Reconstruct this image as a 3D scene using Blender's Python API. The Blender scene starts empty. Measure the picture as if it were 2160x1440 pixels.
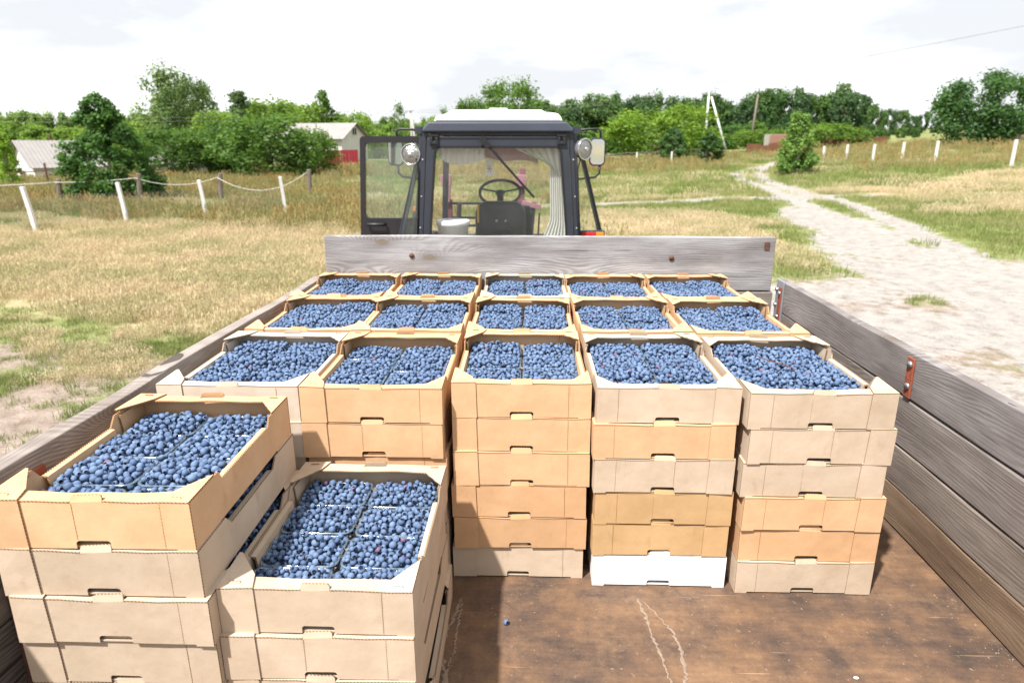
import bpy, bmesh, math, random
import numpy as np
from mathutils import Vector, Matrix, Euler

# ------------------------------------------------------------------ camera, sky, sun, exposure
scene = bpy.context.scene
col = scene.collection
R = math.radians
PITCH, YAW = math.atan(0.3), 0.0229
CAM = Vector((0, 0, 2.45))
cam_d = bpy.data.cameras.new('camera'); cam = bpy.data.objects.new('camera', cam_d); col.objects.link(cam)
cam.location = CAM
cam.rotation_euler = (math.pi/2 - PITCH, 0, YAW)
cam_d.sensor_width = 36; cam_d.lens = 1400/2160*36
cam_d.clip_start = 0.05; cam_d.clip_end = 6000
cam_d.dof.use_dof = True; cam_d.dof.focus_distance = 1.9; cam_d.dof.aperture_fstop = 4.5
scene.camera = cam

SUN_DIR = Vector((0.385, 0.49, -1.0)).normalized()       # the way the light travels
sun_el = math.asin(-SUN_DIR.z)
sun_az = math.atan2(-SUN_DIR.x, -SUN_DIR.y)              # from +Y, clockwise
w = bpy.data.worlds.new('World'); scene.world = w; w.use_nodes = True
nt = w.node_tree; nt.nodes.clear()
out = nt.nodes.new('ShaderNodeOutputWorld'); bg = nt.nodes.new('ShaderNodeBackground')
sky = nt.nodes.new('ShaderNodeTexSky'); sky.sky_type = 'NISHITA'; sky.sun_disc = False
sky.sun_elevation = sun_el; sky.sun_rotation = sun_az; sky.air_density = 1.2; sky.dust_density = 2.5
tc = nt.nodes.new('ShaderNodeTexCoord')
mp = nt.nodes.new('ShaderNodeMapping'); mp.inputs['Scale'].default_value = (1.0, 1.0, 3.2)
nz = nt.nodes.new('ShaderNodeTexNoise'); nz.inputs['Scale'].default_value = 2.6; nz.inputs['Detail'].default_value = 7; nz.inputs['Roughness'].default_value = .55
rp = nt.nodes.new('ShaderNodeValToRGB')
rp.color_ramp.elements[0].position = .40; rp.color_ramp.elements[0].color = (4.45, 4.57, 4.78, 1)
rp.color_ramp.elements[1].position = .60; rp.color_ramp.elements[1].color = (7.2, 7.3, 7.4, 1)
mx = nt.nodes.new('ShaderNodeMix'); mx.data_type = 'RGBA'; mx.inputs[0].default_value = .93
bg.inputs['Strength'].default_value = .1
L = nt.links.new
L(tc.outputs['Generated'], mp.inputs[0]); L(mp.outputs[0], nz.inputs['Vector']); L(nz.outputs[0], rp.inputs[0])
L(sky.outputs[0], mx.inputs[6]); L(rp.outputs[0], mx.inputs[7]); L(mx.outputs[2], bg.inputs[0]); L(bg.outputs[0], out.inputs[0])

sl = bpy.data.lights.new('sun', 'SUN'); sl.energy = 4.7; sl.angle = R(1.8); sl.color = (1, .96, .91)
so = bpy.data.objects.new('sun', sl); col.objects.link(so)
so.rotation_euler = SUN_DIR.to_track_quat('-Z', 'Y').to_euler(); so.location = (-8, -6, 20)

scene.view_settings.view_transform = 'Standard'; scene.view_settings.look = 'None'
scene.view_settings.exposure = 1.05; scene.view_settings.gamma = 1
scene.view_settings.use_curve_mapping = False
scene.render.engine = 'CYCLES'
scene.cycles.max_bounces = 8; scene.cycles.transparent_max_bounces = 24
scene.cycles.caustics_reflective = False; scene.cycles.caustics_refractive = False

rng = np.random.default_rng(7)
random.seed(7)

# ------------------------------------------------------------------ material helper
class NT:
    def __init__(s, name, rough=.6, spec=.3):
        s.m = bpy.data.materials.new(name); s.m.use_nodes = True
        s.nt = s.m.node_tree; s.b = s.nt.nodes['Principled BSDF']; s.o = s.nt.nodes['Material Output']
        s.b.inputs['Roughness'].default_value = rough; s.b.inputs['Specular IOR Level'].default_value = spec
    def n(s, t, **k):
        x = s.nt.nodes.new(t)
        for a, v in k.items(): setattr(x, a, v)
        return x
    def put(s, sock, v):
        if hasattr(v, 'node'): s.nt.links.new(v, sock)
        elif v is not None:
            try: sock.default_value = v
            except Exception: sock.default_value = (*v, 1)
    def math(s, op, a, b=None, c=None, clamp=False):
        x = s.n('ShaderNodeMath', operation=op, use_clamp=clamp)
        s.put(x.inputs[0], a); s.put(x.inputs[1], b); s.put(x.inputs[2], c)
        return x.outputs[0]
    def mix(s, f, a, b, blend='MIX'):
        x = s.n('ShaderNodeMix', data_type='RGBA', blend_type=blend)
        s.put(x.inputs[0], f); s.put(x.inputs[6], a); s.put(x.inputs[7], b)
        return x.outputs[2]
    def ramp(s, f, *stops):
        x = s.n('ShaderNodeValToRGB'); e = x.color_ramp.elements
        while len(e) < len(stops): e.new(.5)
        for i, (p, c) in enumerate(stops):
            e[i].position = p; e[i].color = (*c, 1) if not isinstance(c, (int, float)) else (c, c, c, 1)
        s.put(x.inputs[0], f); return x.outputs[0]
    def coord(s, kind='Object'): return s.n('ShaderNodeTexCoord').outputs[kind]
    def map(s, v, scale=(1, 1, 1), loc=(0, 0, 0)):
        x = s.n('ShaderNodeMapping'); s.put(x.inputs[0], v); x.inputs['Scale'].default_value = scale
        s.put(x.inputs['Location'], loc); return x.outputs[0]
    def noise(s, v, scale, detail=4, rough=.55, dist=0):
        x = s.n('ShaderNodeTexNoise'); s.put(x.inputs['Vector'], v); x.inputs['Scale'].default_value = scale
        x.inputs['Detail'].default_value = detail; x.inputs['Roughness'].default_value = rough
        x.inputs['Distortion'].default_value = dist; return x.outputs[0]
    def attr(s, name): return s.n('ShaderNodeAttribute', attribute_name=name).outputs['Fac']
    def oinfo(s, k): return s.n('ShaderNodeObjectInfo').outputs[k]
    def bump(s, h, strength=.3, dist=.01):
        x = s.n('ShaderNodeBump'); x.inputs['Strength'].default_value = strength; x.inputs['Distance'].default_value = dist
        s.put(x.inputs['Height'], h); s.put(s.b.inputs['Normal'], x.outputs[0])
    def base(s, c): s.put(s.b.inputs['Base Color'], c); return s

M = {}
def plain(name, c, rough=.6, metal=0, spec=.3, var=.15, scale=6, bump=0):
    k = NT(name, rough, spec)
    k.b.inputs['Metallic'].default_value = metal
    n = k.noise(k.coord(), scale, 5, .6)
    k.base(k.mix(n, tuple(x*(1-var) for x in c), tuple(min(1, x*(1+var)) for x in c)))
    if bump: k.bump(n, bump, .02)
    M[name] = k.m; return k.m

def mat_cardboard():
    k = NT('cardboard', .88, .12); v = k.coord(); c = k.oinfo('Color')
    off = k.map(v, loc=k.n('ShaderNodeCombineXYZ').outputs[0])
    add = k.n('ShaderNodeVectorMath', operation='ADD'); k.put(add.inputs[0], v); k.put(add.inputs[1], k.oinfo('Location'))
    v2 = add.outputs[0]
    n1 = k.noise(v2, 9, 4, .6); n2 = k.noise(v2, 900, 2, .7); n3 = k.noise(v2, 260, 3, .7)
    flute = k.math('SINE', k.math('MULTIPLY', k.n('ShaderNodeSeparateXYZ').outputs[0], 1))
    sx = k.n('ShaderNodeSeparateXYZ'); k.put(sx.inputs[0], v)
    flute = k.math('SINE', k.math('MULTIPLY', k.math('ADD', sx.outputs[0], sx.outputs[1]), 900))
    c1 = k.mix(k.ramp(n1, (.32, 0), (.72, .85)), c, k.mix(1, c, (.82, .79, .74), 'MULTIPLY'))
    c2 = k.mix(k.math('GREATER_THAN', n2, .66), c1, k.mix(1, c1, (.74, .69, .62), 'MULTIPLY'))
    sc = k.ramp(k.noise(k.map(v2, (1, 1, .35)), 22, 5, .65), (.60, 0), (.78, .45))
    c3 = k.mix(sc, c2, k.mix(1, c2, (.66, .58, .5), 'MULTIPLY'))
    k.base(c3)
    k.bump(k.math('ADD', k.math('MULTIPLY', flute, .10), k.math('ADD', k.math('MULTIPLY', n3, .9), k.math('MULTIPLY', k.noise(v2, 16, 3, .5), 9.0))), .2, .0012)
    M['cardboard'] = k.m
    k = NT('cardboard_edge', .95, .05); v = k.coord(); c = k.oinfo('Color')
    sx = k.n('ShaderNodeSeparateXYZ'); k.put(sx.inputs[0], v)
    wv = k.math('SINE', k.math('MULTIPLY', k.math('ADD', k.math('ADD', sx.outputs[0], sx.outputs[1]), k.math('MULTIPLY', sx.outputs[2], 1.0)), 2*math.pi/.0075))
    k.base(k.mix(k.ramp(wv, (.25, 0), (.6, 1)), k.mix(1, c, (.32, .25, .2), 'MULTIPLY'), k.mix(1, c, (.85, .8, .74), 'MULTIPLY')))
    M['cardboard_edge'] = k.m
mat_cardboard()

def mat_berry():
    k = NT('berry_skin', .5, .25); v = k.coord(); r = k.oinfo('Random')
    add = k.n('ShaderNodeVectorMath', operation='ADD'); k.put(add.inputs[0], v); k.put(add.inputs[1], k.oinfo('Location'))
    n = k.noise(add.outputs[0], 110, 4, .65)
    bloom = k.ramp(n, (.30, 0), (.56, 1))
    dark = k.mix(r, (.024, .041, .092), (.038, .064, .136))
    lite = k.mix(r, (.108, .170, .292), (.180, .260, .400))
    c = k.mix(k.math('MULTIPLY', bloom, k.math('ADD', .55, k.math('MULTIPLY', k.math('FRACT', k.math('MULTIPLY', r, 37.7)), .45))), dark, lite)
    red = k.math('GREATER_THAN', k.math('FRACT', k.math('MULTIPLY', r, 91.3)),   .993)
    c = k.mix(k.math('MULTIPLY', red, .7), c, (.17, .065, .11))
    k.base(c); k.put(k.b.inputs['Roughness'], k.math('ADD', .48, k.math('MULTIPLY', bloom, .3)))
    M['berry'] = k.m
    k = NT('berry_calyx', .8, .1); k.base((.012, .016, .03)); M['calyx'] = k.m
mat_berry()

def clear(name, tint=(1, 1, 1), gl=.12, rough=.05, film=0.0, filmc=(.5, .5, .5)):
    k = NT(name); nt = k.nt
    tr = k.n('ShaderNodeBsdfTransparent'); tr.inputs[0].default_value = (*tint, 1)
    g = k.n('ShaderNodeBsdfGlossy'); g.inputs['Roughness'].default_value = rough
    fr = k.n('ShaderNodeLayerWeight'); fr.inputs[0].default_value = .5
    ms = k.n('ShaderNodeMixShader'); k.put(ms.inputs[0], k.math('ADD', k.math('MULTIPLY', k.math('POWER', fr.outputs['Facing'], 5.0), .6), gl, clamp=True))
    nt.links.new(tr.outputs[0], ms.inputs[1]); nt.links.new(g.outputs[0], ms.inputs[2])
    last = ms
    if film:
        d = k.n('ShaderNodeBsdfDiffuse'); d.inputs[0].default_value = (*filmc, 1)
        m2 = k.n('ShaderNodeMixShader')
        f = k.math('MULTIPLY', k.ramp(k.noise(k.coord(), 1.6, 6, .65), (.3, .35), (.7, 1.0)), film)
        k.put(m2.inputs[0], f)
        nt.links.new(ms.outputs[0], m2.inputs[1]); nt.links.new(d.outputs[0], m2.inputs[2]); last = m2
    nt.links.new(last.outputs[0], k.o.inputs[0]); nt.nodes.remove(k.b)
    M[name] = k.m
clear('punnet_plastic', (.96, .98, .99), .02, .12, .015, (.75, .85, .95))
clear('punnet_rim', (.86, .93, .97), .10, .16, .12, (.50, .66, .80))
clear('cab_glass', (.975, .985, .98), .035, .02, .03, (.62, .64, .62))
clear('door_glass', (.86, .92, .88), .04, .02, .08, (.55, .60, .57))

def mat_wood(name, axis):
    k = NT(name, .85, .15); v = k.coord(); r = k.oinfo('Random'); tint = k.oinfo('Color')
    s = k.n('ShaderNodeSeparateXYZ'); k.put(s.inputs[0], v)
    al = s.outputs[axis]; z = s.outputs[2]; th = s.outputs[1-axis]
    def cmb(a, b, c=0.0):
        x = k.n('ShaderNodeCombineXYZ'); k.put(x.inputs[0], a); k.put(x.inputs[1], b); k.put(x.inputs[2], c); return x.outputs[0]
    r1 = k.math('MULTIPLY', r, 53.0)
    alr = k.math('ADD', al, r1)
    vo = k.n('ShaderNodeTexVoronoi', voronoi_dimensions='2D'); vo.inputs['Randomness'].default_value = .9; vo.inputs['Scale'].default_value = 1
    k.put(vo.inputs['Vector'], cmb(k.math('MULTIPLY', alr, 1.35), k.math('ADD', k.math('MULTIPLY', z, 3.4), k.math('MULTIPLY', r, 17))))
    d = vo.outputs['Distance']
    pull = k.math('DIVIDE', 9.0, k.math('ADD', 1.0, k.math('POWER', k.math('MULTIPLY', d, 5.5), 2.0)))
    wob = k.math('MULTIPLY', k.noise(cmb(k.math('MULTIPLY', alr, 1.6), k.math('MULTIPLY', z, 7.0), th), 1, 3, .5), 11)
    ph = k.math('ADD', k.math('ADD', k.math('MULTIPLY', z, 560.0), k.math('MULTIPLY', pull, 10.0)), k.math('MULTIPLY', wob, 4.4))
    rmask = k.ramp(k.noise(cmb(k.math('MULTIPLY', alr, 1.3), k.math('MULTIPLY', z, 11.0), k.math('ADD', th, 4.0)), 1, 4, .6), (.36, .15), (.58, 1))
    ring = k.math('MULTIPLY', k.math('SUBTRACT', k.ramp(k.math('ADD', k.math('MULTIPLY', k.math('SINE', ph), .5), .5), (.05, 0), (.95, 1)), .5), rmask)
    fine = k.noise(cmb(k.math('MULTIPLY', alr, 5.0), k.math('MULTIPLY', z, 330.0), k.math('MULTIPLY', th, 300.0)), 1, 4, .6)
    big = k.noise(cmb(k.math('MULTIPLY', alr, 2.2), k.math('MULTIPLY', z, 9.0), th), 1, 5, .6)
    g = k.math('ADD', k.math('MULTIPLY', ring, .15), k.math('ADD', k.math('MULTIPLY', fine, .52), k.math('MULTIPLY', big, .76)))
    c = k.ramp(g, (.40, (.115, .100, .092)), (.64, (.235, .220, .213)), (.88, (.40, .388, .382)))
    knot = k.ramp(d, (.035, 1), (.062, 0))
    c = k.mix(k.math('MULTIPLY', knot, .75), c, (.20, .155, .09))
    halo = k.math('MULTIPLY', k.ramp(d, (.06, 1), (.16, 0)), .35)
    c = k.mix(halo, c, (.105, .085, .07))
    crack = k.math('GREATER_THAN', k.noise(cmb(k.math('MULTIPLY', alr, 1.1), k.math('MULTIPLY', z, 75.0), r1), 1, 2, .5), .715)
    c = k.mix(k.math('MULTIPLY', crack, .8), c, (.03, .026, .023))
    spk = k.math('GREATER_THAN', k.noise(cmb(k.math('MULTIPLY', alr, 26.0), k.math('MULTIPLY', z, 10.0), r1), 1, 3, .6), .765)
    c = k.mix(k.math('MULTIPLY', spk, .4), c, (.6, .58, .55))
    k.base(k.mix(1, c, tint, 'MULTIPLY'))
    k.bump(k.math('SUBTRACT', g, k.math('MULTIPLY', crack, 1.2)), .55, .003)
    M[name] = k.m
mat_wood('wood_y', 1); mat_wood('wood_x', 0)

def mat_rustfloor():
    k = NT('rusty_steel', .55, .35); v = k.coord()
    a = k.noise(v, 2.2, 7, .62); b = k.noise(v, 9, 7, .7); c_ = k.noise(k.map(v, (6, 40, 1)), 1.2, 5, .6); f = k.noise(v, 160, 3, .7)
    c = k.ramp(k.math('ADD', k.math('MULTIPLY', a, .42), k.math('ADD', k.math('MULTIPLY', b, .4), k.math('MULTIPLY', c_, .18))),
               (.38, (.050, .036, .030)), (.46, (.095, .060, .042)), (.53, (.140, .083, .050)), (.62, (.215, .132, .076)))
    n5 = k.noise(v, 26, 7, .75); n6 = k.noise(v, 5.5, 8, .75)
    c = k.mix(k.ramp(n6, (.50, 0), (.64, .4)), c, (.23, .14, .080))
    c = k.mix(k.ramp(n5, (.54, 0), (.68, .5)), c, (.060, .042, .034))
    c = k.mix(k.ramp(k.noise(v, 48, 6, .75), (.60, 0), (.70, .5)), c, (.30, .21, .13))
    c = k.mix(k.math('MULTIPLY', k.math('GREATER_THAN', f, .67), .45), c, (.36, .27, .19))
    sc2 = k.ramp(k.noise(k.map(v, (3.0, 150, 1)), 1, 3, .5), (.70, 0), (.735, .5))
    c = k.mix(sc2, c, (.40, .28, .18))
    k.base(c); k.put(k.b.inputs['Roughness'], k.ramp(b, (.3, .68), (.7, .42)))
    k.bump(k.math('ADD', b, k.math('MULTIPLY', f, .35)), .3, .004)
    M['rusty_steel'] = k.m
mat_rustfloor()

def mat_leaf():
    k = NT('leaf'); c = k.oinfo('Color'); t = k.attr('tone'); r = k.oinfo('Random')
    v = k.noise(k.coord(), .9, 3, .6)
    c = k.mix(t, k.mix(1, c, (1.0, 1.08, 1.1), 'MULTIPLY'), k.mix(1, c, (2.2, 2.05, 1.7), 'MULTIPLY'))
    c = k.mix(k.math('MULTIPLY', v, .5), c, k.mix(1, c, (1.25, 1.05, .8), 'MULTIPLY'))
    d = k.n('ShaderNodeBsdfDiffuse'); tr = k.n('ShaderNodeBsdfTranslucent'); k.put(d.inputs[0], c)
    k.put(tr.inputs[0], k.mix(1, c, (1.5, 1.5, .7), 'MULTIPLY'))
    ms = k.n('ShaderNodeMixShader'); ms.inputs[0].default_value = .38
    k.nt.links.new(d.outputs[0], ms.inputs[1]); k.nt.links.new(tr.outputs[0], ms.inputs[2])
    g = k.n('ShaderNodeBsdfGlossy'); g.inputs['Roughness'].default_value = .5
    m2 = k.n('ShaderNodeMixShader'); m2.inputs[0].default_value = .012
    k.nt.links.new(ms.outputs[0], m2.inputs[1]); k.nt.links.new(g.outputs[0], m2.inputs[2])
    k.nt.links.new(m2.outputs[0], k.o.inputs[0]); k.nt.nodes.remove(k.b); M['leaf'] = k.m
mat_leaf()

def mat_blade(name, c0, c1, c2):
    k = NT(name); r = k.oinfo('Random'); t = k.attr('tone')
    n = k.noise(k.n('ShaderNodeNewGeometry').outputs['Position'], .55, 4, .6)
    c = k.mix(r, c0, c1); c = k.mix(k.ramp(n, (.42, 0), (.62, .75)), c, c2)
    c = k.mix(t, k.mix(1, c, (.8, .78, .74), 'MULTIPLY'), k.mix(1, c, (1.18, 1.15, 1.1), 'MULTIPLY'))
    d = k.n('ShaderNodeBsdfDiffuse'); tr = k.n('ShaderNodeBsdfTranslucent'); k.put(d.inputs[0], c); k.put(tr.inputs[0], c)
    ms = k.n('ShaderNodeMixShader'); ms.inputs[0].default_value = .4
    k.nt.links.new(d.outputs[0], ms.inputs[1]); k.nt.links.new(tr.outputs[0], ms.inputs[2])
    k.nt.links.new(ms.outputs[0], k.o.inputs[0]); k.nt.nodes.remove(k.b); M[name] = k.m
mat_blade('straw', (.51, .43, .28), (.66, .57, .41), (.37, .37, .19))
mat_blade('green_blade', (.15, .215, .055), (.24, .29, .10), (.33, .33, .16))
mat_blade('weed', (.19, .22, .08), (.36, .32, .17), (.36, .24, .10))

def mat_ground():
    k = NT('earth', .95, .1); v = k.coord()
    sand, dry, dirt = k.attr('sand'), k.attr('dry'), k.attr('dirt')
    n1 = k.noise(v, .9, 8, .68); n2 = k.noise(v, 4.5, 7, .7); n3 = k.noise(v, 40, 5, .7); n4 = k.noise(v, .25, 6, .65)
    def th(a, n, amp, lo, hi): return k.ramp(k.math('ADD', a, k.math('MULTIPLY', k.math('SUBTRACT', n, .5), amp)), (lo, 0), (hi, 1))
    green = k.ramp(k.math('ADD', k.math('MULTIPLY', n2, .5), k.math('MULTIPLY', n3, .5)), (.36, (.10, .13, .04)), (.54, (.19, .21, .08)), (.66, (.34, .31, .17)))
    straw = k.ramp(k.math('ADD', k.math('MULTIPLY', n2, .5), k.math('MULTIPLY', n3, .5)), (.34, (.24, .19, .11)), (.5, (.38, .30, .185)), (.66, (.50, .42, .29)))
    snd = k.ramp(k.math('ADD', k.math('MULTIPLY', n2, .55), k.math('MULTIPLY', n3, .45)), (.36, (.15, .128, .108)), (.45, (.25, .228, .206)), (.58, (.33, .31, .288)))
    drt = k.ramp(k.math('ADD', k.math('MULTIPLY', n2, .55), k.math('MULTIPLY', n3, .45)), (.36, (.13, .10, .08)), (.5, (.245, .195, .16)), (.64, (.36, .30, .26)))
    c = k.mix(th(dry, n1, 1.1, .40, .62), green, straw)
    c = k.mix(th(dirt, n2, 1.1, .40, .60), c, drt)
    c = k.mix(th(sand, n2, .95, .42, .58), c, snd)
    k.base(c); k.bump(k.math('ADD', n2, k.math('MULTIPLY', n3, .5)), .55, .06); M['earth'] = k.m
mat_ground()

plain('bark', (.10, .075, .055), .9, bump=.4, var=.35)
plain('pale_bark', (.32, .29, .25), .9, bump=.3, var=.3)
plain('old_timber', (.16, .13, .11), .9, bump=.4, var=.4, scale=14)
plain('concrete_white', (.62, .61, .59), .85, var=.2, scale=9, bump=.2)
plain('concrete_grey', (.36, .34, .32), .85, var=.25, scale=7)
plain('rope_white', (.62, .60, .57), .8)
plain('wire', (.16, .16, .16), .5, .5)
plain('rust_sheet', (.17, .075, .042), .8, var=.5, scale=1.2)
plain('whitewash', (.62, .60, .56), .9, var=.12, scale=2)
plain('slate_roof', (.25, .235, .225), .9, var=.22, scale=1.4)
plain('red_sheet', (.22, .022, .03), .55, var=.2, scale=2)
plain('brick', (.30, .15, .10), .9, var=.3, scale=20)
plain('mortar', (.36, .34, .31), .9)
plain('window_dark', (.03, .035, .045), .15, spec=.6)
plain('cab_paint', (.026, .030, .042), .48, spec=.4, var=.3, scale=5)
plain('cab_paint_band', (.048, .056, .080), .5, spec=.4, var=.25, scale=5)
plain('door_paint', (.017, .015, .018), .45, spec=.4, var=.4, scale=8)
plain('roof_white', (.74, .74, .73), .5, var=.06, scale=3)
plain('rubber', (.012, .012, .013), .7, var=.3)
plain('black_plastic', (.014, .015, .018), .45, spec=.4, var=.4, scale=12)
plain('steel', (.42, .43, .45), .38, .85, var=.25, scale=20)
plain('galvanised', (.33, .36, .39), .5, .55, var=.25, scale=18)
plain('rust_red', (.24, .065, .035), .75, var=.45, scale=40, bump=.3)
plain('rust_dark', (.10, .045, .03), .8, var=.5, scale=40, bump=.3)
plain('bolt', (.40, .42, .46), .32, .9, var=.2, scale=60)
plain('chassis_paint', (.055, .02, .017), .7, var=.4)
plain('lamp_shell', (.22, .22, .225), .4, .5, var=.15)
plain('lamp_lens', (.30, .30, .29), .22, .85, .6, var=.5, scale=45, bump=.5)
plain('chrome', (.55, .56, .57), .18, 1.0, var=.1)
plain('mirror', (.62, .66, .70), .06, 1.0, var=.05)
plain('red_lens', (.40, .02, .02), .25, spec=.6)
plain('orange_lens', (.75, .20, .03), .25, spec=.6)
plain('bucket_white', (.82, .84, .85), .35, var=.05)
plain('loader_red', (.16, .05, .065), .6, var=.4)
plain('loader_pink', (.30, .14, .165), .55, var=.25)
plain('seat_black', (.016, .018, .022), .5, spec=.4, var=.4)
plain('yellow_paint', (.62, .34, .04), .5)
plain('tractor_blue', (.05, .10, .22), .45)
plain('stain_mud', (.22, .165, .125), .9, var=.45, scale=90)
plain('twig', (.12, .05, .035), .8)
def cloth(name, c):
    k = NT(name); n = k.noise(k.coord(), 18, 5, .6)
    cc = k.mix(n, tuple(x*.82 for x in c), c)
    d = k.n('ShaderNodeBsdfDiffuse'); tr = k.n('ShaderNodeBsdfTranslucent'); k.put(d.inputs[0], cc); k.put(tr.inputs[0], cc)
    ms = k.n('ShaderNodeMixShader'); ms.inputs[0].default_value = .35
    k.nt.links.new(d.outputs[0], ms.inputs[1]); k.nt.links.new(tr.outputs[0], ms.inputs[2])
    k.nt.links.new(ms.outputs[0], k.o.inputs[0]); k.nt.nodes.remove(k.b); M[name] = k.m
cloth('curtain_white', (.84, .83, .78)); cloth('curtain_pink', (.48, .30, .32)); cloth('embroidery', (.38, .16, .12))

# ------------------------------------------------------------------ mesh helper
class MB:
    """Collects shapes; build() links them as one mesh object."""
    def __init__(s): s.v = []; s.f = []; s.mi = []
    def add(s, vs, fs, m=0):
        o = len(s.v); s.v += [tuple(p) for p in vs]
        for q in fs: s.f.append(tuple(i+o for i in q)); s.mi.append(m)
        return s
    def box(s, a, b, m=0):
        (x0, y0, z0), (x1, y1, z1) = a, b
        vs = [(x0,y0,z0),(x1,y0,z0),(x1,y1,z0),(x0,y1,z0),(x0,y0,z1),(x1,y0,z1),(x1,y1,z1),(x0,y1,z1)]
        return s.add(vs, [(3,2,1,0),(4,5,6,7),(0,1,5,4),(1,2,6,5),(2,3,7,6),(3,0,4,7)], m)
    def bar(s, p, q, wx, wy=None, up=(0, 0, 1), m=0):
        """Rectangular bar from p to q."""
        wy = wy or wx; p, q = Vector(p), Vector(q); d = (q-p).normalized()
        u = d.cross(Vector(up)); u = u.normalized() if u.length > 1e-4 else Vector((1, 0, 0)); v = u.cross(d)
        vs = []
        for c in (p, q):
            for a, b in ((-1,-1),(1,-1),(1,1),(-1,1)): vs.append(c + u*a*wx/2 + v*b*wy/2)
        return s.add(vs, [(3,2,1,0),(4,5,6,7),(0,1,5,4),(1,2,6,5),(2,3,7,6),(3,0,4,7)], m)
    def prism(s, poly, t, to3, m=0, edge=None):
        """Polygon (2-D points) extruded by t; to3(a, b, depth) gives 3-D. Thin edge faces may take another slot."""
        n = len(poly)
        vs = [to3(a, b, 0) for a, b in poly] + [to3(a, b, t) for a, b in poly]
        s.add(vs, [tuple(range(n)), tuple(range(2*n-1, n-1, -1))], m)
        o = len(s.v) - 2*n
        for i in range(n):
            j = (i+1) % n; s.f.append((o+i, o+n+i, o+n+j, o+j)); s.mi.append(m if edge is None else edge)
        return s
    def tube(s, pts, rad, seg=8, m=0, cap=True):
        pts = [Vector(p) for p in pts]; n = len(pts)
        rad = rad if hasattr(rad, '__len__') else [rad]*n
        t0 = (pts[1]-pts[0]).normalized()
        u = t0.cross(Vector((0, 0, 1))); u = u.normalized() if u.length > .05 else Vector((1, 0, 0))
        vs, fs = [], []
        for i, p in enumerate(pts):
            t = (pts[min(i+1, n-1)] - pts[max(i-1, 0)]).normalized()
            u = (u - t*u.dot(t)).normalized(); v = t.cross(u)
            for k in range(seg):
                a = 2*math.pi*k/seg; vs.append(p + (u*math.cos(a) + v*math.sin(a))*rad[i])
        for i in range(n-1):
            for k in range(seg):
                j = (k+1) % seg; fs.append((i*seg+k, i*seg+j, (i+1)*seg+j, (i+1)*seg+k))
        if cap: fs += [tuple(range(seg-1, -1, -1)), tuple(range((n-1)*seg, n*seg))]
        return s.add(vs, fs, m)
    def lathe(s, prof, seg, origin=(0, 0, 0), axis='z', m=0):
        vs, fs = [], []; o = Vector(origin)
        for r, h in prof:
            for k in range(seg):
                a = 2*math.pi*k/seg; c, d = r*math.cos(a), r*math.sin(a)
                vs.append(o + Vector({'z': (c, d, h), 'y': (c, h, d), 'x': (h, c, d)}[axis]))
        for i in range(len(prof)-1):
            for k in range(seg):
                j = (k+1) % seg; fs.append((i*seg+k, i*seg+j, (i+1)*seg+j, (i+1)*seg+k))
        return s.add(vs, fs, m)
    def grid(s, fn, nu, nv, m=0):
        vs = [fn(i/nu, j/nv) for j in range(nv+1) for i in range(nu+1)]
        return s.add(vs, [(j*(nu+1)+i, j*(nu+1)+i+1, (j+1)*(nu+1)+i+1, (j+1)*(nu+1)+i) for j in range(nv) for i in range(nu)], m)
    def mesh(s, name, mats, smooth=False, off=(0, 0, 0)):
        me = bpy.data.meshes.new(name)
        me.from_pydata([(a-off[0], b-off[1], c-off[2]) for a, b, c in s.v], [], s.f)
        for x in (mats if isinstance(mats, (list, tuple)) else [mats]): me.materials.append(M[x] if isinstance(x, str) else x)
        me.polygons.foreach_set('material_index', s.mi)
        if smooth: me.polygons.foreach_set('use_smooth', [True]*len(s.f))
        bm = bmesh.new(); bm.from_mesh(me); bmesh.ops.recalc_face_normals(bm, faces=bm.faces); bm.to_mesh(me); bm.free()
        me.update(); return me
    def build(s, name, mats, parent=None, smooth=False, bevel=0, color=None):
        """World-space vertices are turned into the root's space; every part then sits at its root's origin."""
        off = (0, 0, 0)
        if parent is not None:
            r = parent
            while r.parent: r = r.parent
            off = r.get('_org', (0, 0, 0))
        o = link(name, s.mesh(name, mats, smooth, off), parent)
        if bevel:
            b = o.modifiers.new('bevel', 'BEVEL'); b.width = bevel; b.segments = 2; b.limit_method = 'ANGLE'
        if color: o.color = (*color, 1)
        return o

def link(name, data, parent=None):
    o = bpy.data.objects.new(name, data); col.objects.link(o); o.parent = parent; return o
def tag(o, label=None, cat=None, group=None, kind=None):
    if label: o['label'] = label
    if cat: o['category'] = cat
    if group: o['group'] = group
    if kind: o['kind'] = kind
    return o
ROOTS = []
def thing(name, label, cat, loc, group=None, local=False):
    o = link(name, None); o.location = loc; o.empty_display_size = .1
    o['_org'] = (0.0, 0.0, 0.0) if local else tuple(float(x) for x in loc)
    ROOTS.append(o); return tag(o, label, cat, group)
def fbm(x, y, seed=0, octv=4):
    """Cheap value noise for masks and relief, about 0..1."""
    x = np.asarray(x, float); y = np.asarray(y, float); tot = np.zeros_like(x+y); amp = 1; s = 0
    for o in range(octv):
        xi, yi = np.floor(x), np.floor(y); fx, fy = x-xi, y-yi
        fx = fx*fx*(3-2*fx); fy = fy*fy*(3-2*fy)
        def h(a, b):
            t = np.sin(a*127.1 + b*311.7 + (seed+o)*74.7)*43758.5453
            return t - np.floor(t)
        v = (h(xi, yi)*(1-fx)+h(xi+1, yi)*fx)*(1-fy) + (h(xi, yi+1)*(1-fx)+h(xi+1, yi+1)*fx)*fy
        tot += v*amp; s += amp; amp *= .5; x = x*2.03+5.1; y = y*2.03+3.7
    return tot/s

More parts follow.
